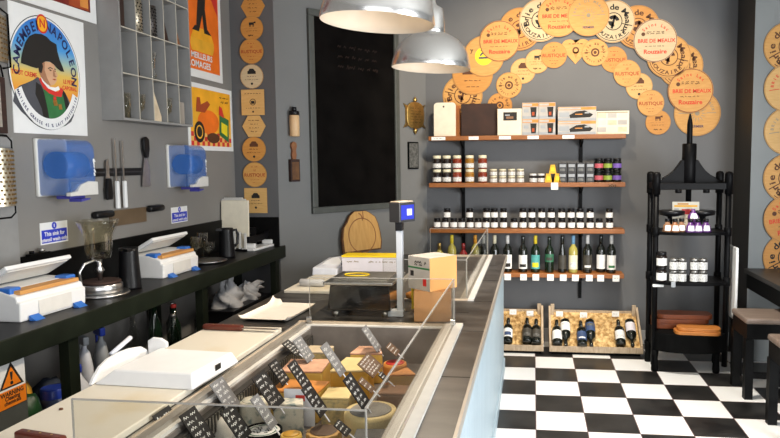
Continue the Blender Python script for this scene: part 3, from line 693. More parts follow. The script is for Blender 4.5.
for j in range(1, 4): b = MB(); b.box(th, w - th, chh * j + th / 2 - .003, chh * j + th / 2 + .003, .0065, D - .003, 'panel_grey'); b.box(th, w - th, chh * j + th / 2 - .003, chh * j + th / 2 + .003, D - .0028, D + .001, 'edge_beige'); b.build('shelf_board', t)
def cell(i, j, px=.5, d=.075): return FL(Vector((0, Y0 + th + cw * (i + px), ZB + (th if j == 0 else chh * j + th / 2 + .003)))) @ T(0, .0006, d) @ RX(-PI / 2)
def small(name, i, j, fn, label, cat, px=.5, d=.075):
    b = MB(); fn(b); return tag(b.build(name, None, cell(i, j, px, d)), label, cat)
tumb = lambda r, h_: (lambda b: b.lathe([(0, .0), (r * .8, 0), (r, h_), (r - .003, h_), (r * .78, .006), (0, .006)], 'smoke_glass', 16))
goblet = lambda r, h_: (lambda b: b.lathe([(0, 0), (r, 0), (r, .004), (.006, .012), (.006, h_ * .3), (r * .8, h_ * .45), (r, h_), (r - .003, h_), (r * .75, h_ * .48), (0, h_ * .36)], 'smoke_glass', 16))
small('glass_tumbler', 0, 0, tumb(.036, .13), 'tall ribbed glass tumbler in the first bottom pigeonhole', 'glass')
small('goblet', 1, 0, goblet(.034, .135), 'stemmed glass goblet in the second bottom pigeonhole', 'glass')
small('wooden_wedge', 2, 0, lambda b: b.prism([(-.04, 0), (.042, 0), (.042, .03), (-.025, .16)], -.02, .02, 'rind_cream', RX(PI / 2)), 'pale wooden wedge in the middle bottom pigeonhole', 'wedge')
small('goblet', 3, 0, goblet(.034, .14), 'stemmed glass goblet in the fourth bottom pigeonhole', 'glass')
small('wooden_block', 4, 0, lambda b: b.box(-.03, .03, -.02, .02, 0, .13, 'wood_greybrown', b=.004), 'upright wooden block in the last bottom pigeonhole', 'wooden block')
small('dark_scraper', 1, 1, lambda b: b.prism([(-.04, 0), (-.012, 0), (-.036, .09)], -.02, .02, 'wood_dark', RX(PI / 2)), 'small dark scraper in the second pigeonhole of the middle row', 'scraper')
small('glass_vase', 2, 1, lambda b: b.lathe([(0, 0), (.028, 0), (.030, .03), (.018, .055), (.024, .10), (.034, .15), (.031, .15), (.02, .10), (.014, .055), (0, .03)], 'clear_glass', 16), 'waisted clear glass vase in the middle pigeonhole', 'vase', .45)
small('dark_scraper', 3, 1, lambda b: b.prism([(-.042, 0), (-.022, 0), (-.038, .08)], -.02, .02, 'wood_brown', RX(PI / 2)), 'slim brown scraper in the fourth pigeonhole of the middle row', 'scraper')
small('dark_knife_block', 0, 2, lambda b: b.box(-.045, -.01, -.03, .03, 0, .15, 'wood_dark', b=.003), 'dark upright block in the first pigeonhole of the upper row', 'block')
def grat(m):
    def fn(b):
        b.lathe([(.036, 0), (.036, .17), (.034, .17), (.034, 0)], m, 18)
        for k in range(9):
            for a in range(12): b.box(-.003, .003, -.0385, -.0345, .012 + k * .017, .018 + k * .017, 'black_matt', RZ(a * PI / 6 + k * .26))
    return fn
small('cylinder_grater', 1, 2, grat('grater_tin'), 'round brassy grater in the second pigeonhole of the upper row', 'grater', .45)
small('cylinder_grater', 2, 2, grat('grater_dark'), 'round dark grater in the middle pigeonhole of the upper row', 'grater', .45)
small('dark_cone', 3, 2, lambda b: b.lathe([(0, 0), (.034, 0), (.006, .15), (0, .15)], 'wood_dark', 16), 'dark pointed cone in the fourth pigeonhole of the upper row', 'cone', .4)
small('dark_cone', 4, 2, lambda b: b.lathe([(0, 0), (.030, 0), (.010, .10), (0, .10)], 'wood_brown', 16), 'short brown cone in the last pigeonhole of the upper row', 'cone', .4)
# paper towel dispensers
def dispenser(yc, label):
    W_, H_, DD = .185, .25, .16
    t = thing('towel_dispenser', label, 'paper towel dispenser', FL(Vector((0, yc, 1.468))), 'wall paper towel dispensers')
    b = MB(); b.box(-W_ / 2 - .008, W_ / 2 + .008, -.004, H_ + .004, 0, .018, 'off_white_plastic', b=.006); b.build('back_plate', t)
    b = MB()
    def sect(k):   # rounded front cover
        pts = []
        for i in range(9):
            a = PI / 2 * i / 8; pts.append((.0 + (DD - .05) + .05 * math.sin(a), H_ - .05 + .05 * math.cos(a)))
        return pts
    prof = [(.018, H_)] + sect(0) + [(DD, .07), (DD - .01, .02), (DD - .03, 0), (.018, 0)]
    pr_ = [(y, z) for z, y in prof]
    n = len(prof)
    for xa, xb, mm in ((-W_ / 2, W_ / 2, 'towel_cover'),):
        vs = [(xa, y, z) for z, y in prof] + [(xb, y, z) for z, y in prof]
        b.add(vs, [(i, i + n, (i + 1) % n + n, (i + 1) % n) for i in range(n - 1)] + [tuple(range(n)), tuple(range(2 * n - 1, n - 1, -1))], mm, False)
    b.build('cover', t, bevel=.012)
    b = MB(); b.cyl(.060, -.075, .075, 'blue_plastic', 28, T(0, .135, .085) @ RY(PI / 2)); b.build('paper_roll', t)
    b = MB(); b.prism([(-W_ / 2, -.002), (W_ / 2 + .002, -.002), (W_ / 2 + .002, .058), (.03, .062), (-.02, .048), (-.045, .020), (-W_ / 2, .014)], DD - .02, DD + .006, 'off_white_plastic'); b.box(W_ / 2 - .004, W_ / 2 + .003, 0, .058, .03, DD - .02, 'off_white_plastic'); b.build('chin', t, bevel=.004)
    b = MB(); b.box(-.05, .05, -.016, -.001, .06, DD - .03, 'violet_plastic', b=.003); b.prism([(-.02, -.03), (.04, -.022), (.045, -.016), (-.02, -.016)], .1, DD, 'violet_plastic'); b.build('paper_outlet', t)
    b = MB()
    for k in range(5): b.flat([(.075 + .006 * math.sin(k), .085 + .016 * k), (.085 + .006 * math.sin(k * 2), .085 + .016 * k), (.082, .10 + .016 * k), (.072, .10 + .016 * k)], DD + .0012, 'paper_white')
    b.build('motif', t)
dispenser(2.800, 'blue translucent paper towel dispenser under the round-label poster')
dispenser(3.872, 'blue translucent paper towel dispenser under the still life poster')
# knife rack with knives
F = FL(Vector((0, 3.13, 1.565)))
b = MB(); b.box(-.10, .37, -.020, .020, 0, .014, 'black_plastic'); b.box(-.10, .37, -.003, .003, .0142, .0155, 'dark_grey_plastic')
tag(b.build('magnetic_knife_rack', None, F), 'black magnetic knife strip on the left wall beside the towel dispenser', 'knife rack')
def knife(name, x, blade, handle, hm, lab, grp='knives on the magnetic strip'):
    t = thing(name, lab, 'knife', F @ T(x, 0, .0165), grp)
    b = MB(); b.prism(blade, 0, .003, 'steel'); b.build('blade', t)
    b = MB(); b.prism(handle, -.004, .014, hm); b.build('handle', t, bevel=.005)
knife('black_handled_knife', .055, [(-.016, -.03), (.016, -.03), (.012, .07), (-.006, .06)], [(-.022, -.14), (.020, -.14), (.026, -.11), (.018, -.031), (-.016, -.031), (-.026, -.1)], 'black_plastic', 'short black-handled knife on the strip next to the dispenser')
knife('white_handled_knife', .125, [(-.006, -.045), (.006, -.045), (.003, .175), (-.005, .17)], [(-.012, -.19), (.012, -.19), (.010, -.046), (-.010, -.046)], 'white_plastic', 'white-handled thin knife beside the short black-handled knife')
knife('white_handled_knife', .19, [(-.006, -.045), (.006, -.045), (.003, .165), (-.005, .16)], [(-.012, -.19), (.012, -.19), (.010, -.046), (-.010, -.046)], 'white_plastic', 'white-handled thin knife nearer the wide cheese blade')
knife('cheese_cleaver', .405, [(-.045, -.085), (.035, -.085), (.030, .02), (.010, .075), (-.014, .075), (-.035, 0)], [(-.014, .076), (.012, .076), (.026, .125), (.024, .18), (0, .195), (-.028, .18), (-.028, .12)], 'black_plastic', 'wide cheese cleaver with a black handle upward at the end of the strip')
# two-handled knife
F = FL(Vector((0, 3.37, 1.335)))
t = thing('two_handled_cheese_knife', 'long two-handled cheese knife with black grips below the knife strip', 'knife', F)
b = MB(); b.prism([(-.165, -.052), (.165, -.052), (.165, .03), (-.165, .03)], .002, .006, 'blade_brown'); b.build('blade', t)
for s_, xa, xb in ((0, -.31, -.1655), (1, .1655, .31)):
    b = MB(); b.cyl(.019, min(xa, xb), max(xa, xb), 'black_plastic', 14, T(0, .018, .0195) @ RY(PI / 2), .006); b.build('grip', t)
# notices
def notice(y0, y1, z0, z1, lab):
    w, h = y1 - y0, z1 - z0
    b = MB(); b.box(0, w, 0, h, .0005, .003, 'paper_white'); b.rect(.006, w - .006, .006, h * .66, .0036, 'blue_notice'); b.ring(0, .016, .0036, 'blue_notice', T(w / 2, h * .83, 0), 20); b.rect(w / 2 - .003, w / 2 + .003, h * .76, h * .9, .004, 'paper_white')
    b.text('This sink for', .026, 'paper_white', T(w / 2, h * .46, .0042)); b.text('utensil wash only', .024, 'paper_white', T(w / 2, h * .2, .0042))
    tag(b.build('notice', None, FL(Vector((0, y0, z0)))), lab, 'notice', 'blue and white wall notices')
notice(2.712, 2.888, 1.248, 1.346, 'blue and white notice below the nearer towel dispenser')
notice(3.803, 3.992, 1.245, 1.342, 'blue and white notice below the farther towel dispenser')
# graters and wooden thing at the far left
F = FL(Vector((0, 2.49, 1.555)))
t = thing('tin_grater', 'old pierced tin grater with a wire handle hanging at the left edge', 'grater', F)
b = MB()
b.grid(12, 1, lambda u, v: (-.085 + .17 * u, -.118 + .236 * v, .004 + .055 * math.sin(PI * u)), 'grater_tin')
for i in range(9):
    for j in range(13):
        u = (i + .5 + .5 * (j % 2)) / 10; b.box(-.004, .004, -.004, .004, 0, .003, 'brass_dark', T(-.085 + .17 * u, -.105 + .0175 * j, .0045 + .055 * math.sin(PI * u)))
b.build('pierced_sheet', t)
b = MB(); b.tube([(-.08, .115, .012), (-.08, .15, .012), (-.05, .172, .012), (.05, .172, .012), (.075, .15, .012), (.075, .115, .012)], .004, 'black_matt'); b.tube([(-.08, -.115, .012), (-.08, -.15, .012), (-.05, -.168, .012), (.05, -.168, .012), (.075, -.15, .012), (.075, -.115, .012)], .004, 'black_matt'); b.build('wire_frame', t)
F = FL(Vector((0, 2.47, 1.86)))
t = thing('wooden_grater_box', 'dark framed wooden grater hanging above the tin grater', 'grater', F)
b = MB(); b.box(-.09, .075, -.125, .105, .004, .02, 'wood_dark', b=.004); b.rect(-.06, .045, -.1, .08, .0206, 'wood_greybrown'); b.build('board', t)
b = MB(); b.tube([(-.08, .106, .015), (-.08, .16, .015), (0, .185, .015), (.06, .15, .015), (.07, .106, .015)], .0035, 'black_matt'); b.build('wire_handle', t)
F = FL(Vector((0, 2.49, 2.12)))
t = thing('tin_grater', 'shallow pale tin grater hanging topmost at the left edge', 'grater', F)
b = MB(); b.grid(10, 1, lambda u, v: (-.1 + .195 * u, -.095 + .19 * v, .005 + .03 * math.sin(PI * u)), 'grater_tin')
for i in range(8):
    for j in range(9):
        u = (i + .5) / 8; b.box(-.004, .004, -.003, .003, 0, .003, 'brass_dark', T(-.1 + .195 * u, -.08 + .02 * j, .0055 + .03 * math.sin(PI * u)))
b.build('pierced_sheet', t)
b = MB(); b.tube([(-.09, .096, .01), (-.06, .125, .01), (.06, .125, .01), (.10, .108, .01), (.10, -.108, .01), (.06, -.118, .01)], .004, 'black_matt'); b.build('wire_frame', t)
F = FL(Vector((0, 2.50, 2.305)))
b = MB(); b.box(-.15, .06, -.03, .06, 0, .03, 'wood_dark', b=.005)
tag(b.build('wooden_bracket', None, F), 'dark wooden bracket in the top left corner above the graters', 'bracket')
# ================================================================== WORKTOP ON THE LEFT
WZ = 1.0; WX = -1.822
t = thing('worktop', 'long black worktop with dark green-black frame along the left wall', 'worktop', (LX + .001, 3.0, 0))
b = MB(); b.prism([(LX + .001, .6), (WX, .6), (WX, 4.735), (-1.846, 4.699), (LX + .001, 4.699)], WZ - .012, WZ, 'worktop_black'); b.build('top', t, world=True)
b = MB(); b.box(WX - .006, WX + .012, .6, 4.72, WZ - .085, WZ + .003, 'frame_green_black'); b.build('front_rail', t, world=True, bevel=.004)
b = MB(); b.box(LX + .001, LX + .016, 2.581, 4.69, WZ + .0005, 1.213, 'black_paint'); b.box(LX + .001, LX + .016, .6, 2.581, WZ + .0005, 1.17, 'black_paint'); b.build('upstand', t, world=True)
b = MB(); b.box(LX + .017, -1.847, 4.684, 4.699, WZ + .0005, 1.213, 'black_paint'); b.build('end_upstand', t, world=True)
for y in (2.43, 3.52, 4.60):
    b = MB(); b.box(WX - .05, WX - .008, y - .03, y + .03, 0, WZ - .0125, 'frame_green_black'); b.build('leg', t, world=True)
    b = MB(); b.box(LX + .02, LX + .06, y - .03, y + .03, 0, WZ - .0125, 'frame_green_black'); b.build('leg', t, world=True)
b = MB(); b.box(LX + .062, WX - .06, 2.22, 4.55, .53, .55, 'black_matt'); b.build('lower_shelf', t, world=True)
# tap-like bracket on upstand
b = MB(); b.box(LX + .0165, LX + .04, 2.60, 2.72, 1.214, 1.222, 'black_paint'); b.cyl(.012, 1.2225, 1.24, 'steel_dull', 10, T(LX + .03, 2.68, 0)); b.cyl(.010, 1.2225, 1.235, 'black_paint', 10, T(LX + .03, 2.62, 0))
tag(b.build('small_bracket', None, T(LX + .03, 2.66, 1.222), world=True), 'small black bracket with a metal knob on the upstand below the notice', 'bracket')
# cling film dispensers
def film_dispenser(X, lab):
    L_, D_, H_ = .36, .20, .115
    t = thing('cling_film_dispenser', lab, 'cling film dispenser', X, 'cling film dispensers on the worktop')
    # local: x depth (to the wall -), y along, z up
    b = MB(); b.prism([(-D_ / 2, .0), (D_ / 2, .0), (D_ / 2 + .004, .075), (D_ / 2 - .008, .078), (D_ / 2 - .012, .098), (.02, H_ + .006), (-D_ / 2, H_ + .01)], -L_ / 2, L_ / 2, 'white_plastic', RX(PI / 2))
    b.build('body', t, bevel=.008)
    b = MB(); b.box(D_ / 2 + .0045, D_ / 2 + .006, -.09, .09, .012, .07, 'rail_white', b=0); b.build('front_recess', t)
    b = MB(); b.box(.022, D_ / 2 - .012, -L_ / 2 + .02, L_ / 2 - .02, H_ - .012, H_ + .004, 'kraft', b=.002); b.build('film_slot', t)
    b = MB(); Xl = T(-.080, 0, H_ + .012) @ RY(math.radians(-30))
    b.box(.0, .150, -L_ / 2 + .005, L_ / 2 - .005, .0, .018, 'white_plastic', Xl, .005); b.box(.020, .135, -L_ / 2 + .02, L_ / 2 - .02, -.004, -.0005, 'off_white_plastic', Xl); b.build('lid', t)
    for s in (-1, 1):
        b = MB(); b.box(.0, .06, -.028, .028, H_ - .01, H_ + .016, 'blue_plastic', T(0, s * (L_ / 2 - .03), 0), .006); b.build('clip', t)
        b = MB(); b.prism([(0, 0), (.030, 0), (.0, .020)], -.024, .024, 'blue_plastic', T(D_ / 2 + .0065, s * .12, 0.0) @ RX(PI / 2)); b.build('foot', t)
film_dispenser(T(-2.045, 2.49, WZ) @ RZ(-.04), 'white and blue cling film dispenser at the near end of the worktop')
film_dispenser(T(-2.035, 3.47, WZ) @ RZ(-.02), 'white and blue cling film dispenser farther along, beside the black jug')
# cheese curler with glass
t = thing('glass_cheese_stand', 'round steel stand carrying a tall flared glass jar, between dispenser and kettle', 'cheese stand', (-2.0, 2.86, WZ))
b = MB(); b.cyl(.125, 0, .012, 'steel', 36, None, .004); b.cyl(.095, .0125, .055, 'steel', 32, None, .004); b.build('base', t)
b = MB(); b.cyl(.088, .0555, .068, 'wood_dark', 32, None, .003); b.build('disc', t)
b = MB(); b.lathe([(.010, .0685), (.010, .10), (.022, .115), (.010, .135), (.012, .165), (0, .165)], 'steel', 14); b.build('stem', t)
b = MB(); b.lathe([(.0, .17), (.048, .172), (.058, .21), (.062, .28), (.088, .335), (.092, .35), (.086, .35), (.058, .285), (.052, .215), (.04, .18), (0, .18)], 'smoke_glass', 28); b.build('glass_jar', t)
b = MB(); b.tube([(-.03, -.09, .06), (-.03, -.10, .12), (-.02, -.075, .155), (0, -.03, .165), (0, 0, .155)], .006, 'steel'); b.build('curved_arm', t)
b = MB(); b.box(-.02, .02, .13, .19, .0, .055, 'wood_greybrown', b=.008); b.build('wooden_block', t)
# kettle / thermos jugs
def jug(X, h, r, lab):
    t = thing('black_jug', lab, 'jug', X, 'black plastic jugs on the worktop')
    b = MB(); b.lathe([(0, 0), (r, 0), (r, .01), (r * .82, h * .9), (r * .86, h), (r * .74, h), (r * .7, h * .95), (0, h * .95)], 'black_plastic', 28); b.build('body', t)
    b = MB(); b.tube([(0, r * .82, h * .9), (0, r * 1.35, h * .92), (0, r * 1.6, h * .75), (0, r * 1.5, h * .45), (0, r * .93, h * .32)], .009, 'black_plastic'); b.build('handle', t)
    b = MB(); b.prism([(-.02, 0), (.02, 0), (0, -.03)], h * .93, h, 'black_plastic', T(0, -r * .8, 0)); b.build('spout', t)
jug(T(-1.955, 3.02, WZ) @ RZ(.5), .20, .052, 'black jug next to the glass cheese stand')
jug(T(-1.97, 4.10, WZ) @ RZ(-.6), .19, .052, 'black jug in front of the white chopping boards')
# steel plate, glasses
t = thing('steel_plate', 'round steel plate with a raised rim on the worktop before the farther jug', 'plate', (-1.99, 3.86, WZ))
b = MB(); b.lathe([(0, 0), (.09, 0), (.125, .014), (.122, .018), (.09, .006), (0, .006)], 'steel', 36); b.build('dish', t)
b = MB(); b.cyl(.075, .0065, .010, 'steel_dull', 30); b.build('wooden_inlay', t)
for i, (x, y, h) in enumerate(((-2.09, 3.93, .15), (-2.10, 4.03, .165), (-2.04, 4.00, .11))):
    b = MB(); b.lathe([(0, 0), (.032, 0), (.032, .004), (.006, .012), (.006, h * .4), (.03, h * .58), (.034, h), (.031, h), (.026, h * .6), (0, h * .46)], 'smoke_glass', 16)
    tag(b.build('wine_glass', None, T(x, y, WZ)), ['stemmed glass by the upstand behind the steel plate', 'taller stemmed glass by the upstand, nearest the white chopping boards', 'shorter stemmed glass between the steel plate and black jug'][i], 'glass', 'stemmed glasses on the worktop')
# chopping boards in a rack
t = thing('board_rack', 'dark rack with pale upright slats holding white chopping boards', 'rack', (-2.06, 4.45, WZ))
b = MB(); b.box(-.10, .10, -.06, .10, 0, .015, 'black_plastic', b=.003); b.box(-.10, .10, .085, .10, .016, .15, 'black_plastic'); b.build('tray', t)
for i in range(4): b = MB(); b.box(-.045 + .04 * i, -.027 + .04 * i, -.055, -.047, .0155, .155 - .01 * i, 'off_white_plastic', b=.002); b.build('slat', t)
b = MB(); b.tube([(-.09, -.05, .0155), (-.09, -.05, .12), (.09, -.05, .12), (.09, -.05, .0155)], .003, 'steel'); b.build('wire', t)
for i in range(3):
    X = T(-2.065 - .036 * i, 4.425 + .034 * i, WZ + .016) @ RX(-.05)
    b = MB(); b.box(-.10, .10, 0, .018, 0.001, .335 + .008 * i, 'off_white_plastic' if i else 'cream_paper', b=.004)
    tag(b.build('chopping_board', None, X), ['front white chopping board standing in the rack', 'middle white chopping board standing in the rack', 'rear white chopping board standing in the rack'][i], 'chopping board', 'white chopping boards in the rack')
# small dish with black cheese knife
X = T(-1.945, 4.56, WZ) @ RZ(-.08)
t = thing('knife_rest', 'small white ceramic rest at the far end of the worktop', 'rest', X)
b = MB(); b.box(-.05, .05, -.17, .17, 0, .018, 'white_plastic', b=.006); b.build('base', t)
for y in (-.13, .13): b = MB(); b.box(-.04, .04, y - .015, y + .015, .0185, .05, 'white_plastic', b=.006); b.build('upright', t)
b = MB(); b.prism([(-.16, -.02), (.02, -.024), (.10, -.012), (.17, .03), (.13, .04), (.04, .024), (-.16, .024)], -.012, .012, 'black_plastic', RZ(PI / 2) @ RX(PI / 2))
tag(b.build('curved_knife', None, X @ T(.0, 0, .0755) , bevel=.004), 'black curved cheese knife lying across the small white rest', 'knife')

# ---------------------------------------------------------------- under the worktop
t = thing('base_cabinet', 'grey cabinet under the near end of the worktop', 'cabinet', (-1.98, 1.6, 0))
yE = onX(27, 385, -1.85).y
b = MB(); b.box(LX + .062, -1.852, .75, yE, .03, WZ - .09, 'board_frame'); b.build('body', t, world=True)
a = onX(1, 415, -1.852); z0 = onX(12, 406, -1.852).z; z1 = onX(12, 357, -1.852).z; y1 = onX(24.5, 380, -1.852).y
F = frame(Vector((-1.8515, y1 - .13, z0)), Vector((0, 1, 0)), Vector((1, 0, 0)))
hh = z1 - z0
SW = .13
b = MB(); b.box(0, SW, 0, hh, .0004, .003, 'paper_white'); b.rect(.0, SW, .0, hh * .36, .0034, 'warn_orange')
b.flat([(.008, hh * .40), (SW - .008, hh * .40), (SW / 2, hh * .93)], .0034, 'ink_black'); b.flat([(.022, hh * .435), (SW - .022, hh * .435), (SW / 2, hh * .83)], .0038, 'warn_orange')
b.flat([(SW / 2 - .007, hh * .72), (SW / 2 + .007, hh * .72), (SW / 2 + .003, hh * .55), (SW / 2 - .003, hh * .55)], .0042, 'ink_black'); b.ring(0, .007, .0042, 'ink_black', T(SW / 2, hh * .49, 0), 16)
b.text('WARNING', .022, 'ink_black', T(SW / 2, hh * .28, .004)); b.text('Cleaning', .020, 'ink_black', T(SW / 2, hh * .19, .004)); b.text('chemicals', .020, 'ink_black', T(SW / 2, hh * .10, .004))
tag(b.build('warning_sign', None, F), 'orange and white warning sign with a black triangle on the grey cabinet', 'sign')
def spray(x, y, z, lab, body, head, h=.25):
    t = thing('spray_bottle', lab, 'spray bottle', T(x, y, z) @ RZ(-.6), 'cleaning bottles under the worktop')
    b = MB(); b.lathe([(0, 0), (.042, 0), (.042, h * .5), (.028, h * .72), (.013, h * .78), (.013, h * .84), (0, h * .84)], body, 20, None, True, 1, .75); b.build('bottle', t)
    b = MB(); b.box(-.055, .03, -.013, .013, h * .842, h * .97, head, b=.006); b.box(-.05, -.04, -.006, .006, h * .68, h * .841, head, b=.002); b.build('trigger_head', t)
LZ = .55
spray(-1.99, 2.71, LZ, 'white spray bottle with grey head below the near dispenser', 'wrap_white', 'grey_plastic', .30)
spray(-2.0, 2.84, LZ, 'spray bottle with a bright blue head under the worktop', 'grey_plastic', 'blue_cap', .31)
t = thing('cleaning_bottle', 'white round-bodied bottle with blue cap beside the spray bottles', 'bottle', (-1.94, 2.585, LZ))
b = MB(); b.lathe([(0, 0), (.05, 0), (.055, .03), (.05, .10), (.02, .15), (.016, .165), (0, .165)], 'wrap_white', 20); b.build('body', t)
b = MB(); b.cyl(.021, .1655, .20, 'blue_cap', 16, None, .003); b.build('cap', t)
b = MB(); b.cyl(.05, 0, .13, 'blue_cap', 20, None, .004); b.cyl(.051, .04, .09, 'label_blue', 20); tag(b.build('blue_tub', None, T(-1.985, 2.50, LZ)), 'small dark blue tub in front of the white cleaning bottle', 'tub')
def bag(name, x, y, z, sx, sy, sz, m, lab, cat, seed):
    rnd = random.Random(seed); bm = bmesh.new(); bmesh.ops.create_icosphere(bm, subdivisions=3, radius=1)
    for v in bm.verts:
        k = 1 + .16 * math.sin(v.co.x * 5 + seed) * math.cos(v.co.y * 6 + seed) + .08 * rnd.random()
        v.co = Vector((v.co.x * sx * k, v.co.y * sy * k, max(-.75, v.co.z) * sz * k)); 
    zm = min(v.co.z for v in bm.verts)
    bm.verts.index_update(); b = MB(); b.add([v.co - Vector((0, 0, zm)) for v in bm.verts], [[v.index for v in f.verts] for f in bm.faces], m, True); bm.free()
    return tag(b.build(name, None, T(x, y, z)), lab, cat)
bag('cloth', -2.05, 2.34, LZ, .055, .09, .13, 'yellow_print', 'crumpled yellow duster beside the grey cabinet', 'cloth', 3)
bag('plastic_bag', -1.945, 2.30, LZ, .045, .065, .09, 'bag_green', 'dark green plastic bag next to the grey cabinet', 'bag', 5)
bag('cloth', -2.09, 2.60, LZ, .05, .07, .07, 'cloth_blue', 'dark blue crumpled cloth behind the spray bottles', 'cloth', 8)
gl = [(-1.93, 3.36, .30, 'bottle_green', 'green glass bottle with a red neck under the worktop'), (-1.97, 3.24, .34, 'bottle_green', 'tall green glass bottle in the cluster under the worktop'), (-1.90, 3.30, .26, 'clear_glass', 'short clear glass bottle in the cluster under the worktop'),
      (-1.99, 3.45, .29, 'bottle_black', 'black glass bottle in the cluster under the worktop'), (-1.92, 3.62, .26, 'clear_glass', 'clear glass bottle at the far end of the cluster under the worktop'), (-2.03, 3.14, .30, 'clear_glass', 'clear glass bottle at the back of the cluster under the worktop')]
for i, (x, y, h, m_, lab) in enumerate(gl):
    t = thing('glass_bottle', lab, 'bottle', (x, y, LZ), 'glass bottles under the worktop')
    b = MB(); b.lathe([(0, 0), (.034, 0), (.034, h * .6), (.014, h * .78), (.013, h * .93), (0, h * .93)], m_, 18); b.build('body', t)
    b = MB(); b.cyl(.015, h * .931, h, 'crimson' if i == 0 else 'steel_dull', 12, None, .002); b.build('cap', t)
# black tray with white cloth
t = thing('black_crate', 'shallow black crate under the far end of the worktop', 'crate', (-1.98, 4.24, LZ))
b = MB(); x0, x1, y0, y1, h = -.125, .10, -.28, .31, .115
b.box(x0, x1, y0, y1, 0, .01, 'black_plastic')
for q in ((x0, x0 + .01, y0, y1), (x1 - .01, x1, y0, y1), (x0 + .01, x1 - .01, y0, y0 + .01), (x0 + .01, x1 - .01, y1 - .01, y1)): b.box(*q, .01, h, 'black_plastic')
b.box(x0 - .01, x1 + .012, y0 - .01, y1 + .01, h, h + .012, 'black_plastic'); b.build('tub', t)
def crumple(seed, X, sx, sy, h, lab, spikes):
    rnd = random.Random(seed)
    ph = [(rnd.uniform(4, 13), rnd.uniform(4, 13), rnd.uniform(0, 6)) for _ in range(7)]
    def fn(u, v):
        a = 2 * PI * u; rr = (1 - v) ; r_ = .25 + .75 * rr
        e = sum(math.sin(p * a / 2 // 1 * 0 + round(p / 2) * a + q * v * 2 + s) for p, q, s in ph) / 7
        rad = (1 - v ** 1.6) * (1 + .45 * e)
        z = h * (v ** .8) * (1 + .30 * e) + .0
        return (sx * rad * math.cos(a), sy * rad * math.sin(a), max(0, z))
    b = MB(); b.grid(64, 14, fn, 'cloth_white')
    for (x, y, z, dx, dy, dz) in spikes:
        b.tube([(x, y, z), (x + dx * .5, y + dy * .5, z + dz * .5 + .015), (x + dx, y + dy, z + dz)], [.03, .02, .006], 'cloth_white')
    return tag(b.build('crumpled_cloth', None, X), lab, 'cloth', 'white cloths heaped in the black crate')
crumple(4, T(-1.98, 4.12, LZ + .1275), .085, .115, .17, 'white cloth peaked up in a crumpled heap in the black crate', [(0, 0, .12, .02, .05, .09), (.03, -.03, .03, .03, -.08, .0)])
crumple(9, T(-1.97, 4.37, LZ + .1275), .08, .12, .11, 'white cloth with ragged ends beside the peaked cloth in the crate', [(0, .05, .06, .03, .12, .0), (.02, .04, .05, .05, .10, .0), (.03, .02, .07, .04, .12, .02)])

# ================================================================== COUNTER
CX0, CX1, CY0, CY1, TZ = -1.40, -.205, .55, 5.11, .89
t = thing('counter', 'long shop counter with slate top and pale blue-white boarded front', 'counter', (-.8, 2.8, 0))
b = MB(); b.box(CX0 + .03, CX0 + .05, CY0, CY1 - .03, 0, .835, 'black_matt'); b.box(CX0 + .05, -.24, CY1 - .05, CY1 - .03, 0, .835, 'panel_grey'); b.box(CX0 + .05, -.24, CY0, CY0 + .02, 0, .835, 'panel_grey'); b.build('carcass', t, world=True)
b = MB(); y = CY0; k = 0
while y < CY1 - .02:
    w = min(.088, CY1 - .012 - y); b.box(-.238, -.222, y + .003, y + w - .003, .09, .858, 'panel_blue_white', b=.002); b.box(-.238, -.2265, y + w - .003, y + w + .003, .09, .858, 'panel_blue_white'); y += .088
b.build('boarded_front', t, world=True)
b = MB(); b.box(-.24, -.212, CY0, CY1 - .01, 0, .09, 'panel_blue_white'); b.build('plinth', t, world=True, bevel=.004)
b = MB()
c1y0, c1y1, c2y0, c2y1, cx0, cx1 = 1.22, 2.87, 3.385, 5.06, -1.045, -.302
def slabs(x0, x1, y0, y1, joints):
    ys = [y0] + [j for j in joints if y0 < j < y1] + [y1]
    b.box(x0, x1, y0, y1, TZ - .03, TZ - .0035, 'slate_grout')
    for i in range(len(ys) - 1):
        b.box(x0, x1, ys[i] + (.003 if i else 0), ys[i + 1] - (.003 if i < len(ys) - 2 else 0), TZ - .0035, TZ, 'slate')
J = [.95, 1.55, 2.16, 2.77, 3.38, 3.99, 4.6]
slabs(cx1, CX1, c1y0, CY1, J); slabs(CX0, cx0, c1y0, CY1, J)
slabs(cx0, cx1, c1y1, c2y0, [3.12]); slabs(CX0, CX1, CY0, c1y0, J); slabs(cx0, cx1, c2y1, CY1, J)
slabs(cx0, -.80, c2y0, c2y1, J)
b.build('slate_top', t, world=True)
b = MB(); b.box(CX1 + .0005, CX1 + .010, CY0, CY1 + .01, .858, TZ + .001, 'rail_taupe'); b.box(CX0 - .01, CX1, CY1 + .0005, CY1 + .01, .858, TZ + .001, 'rail_taupe'); b.build('edge_trim', t, world=True)

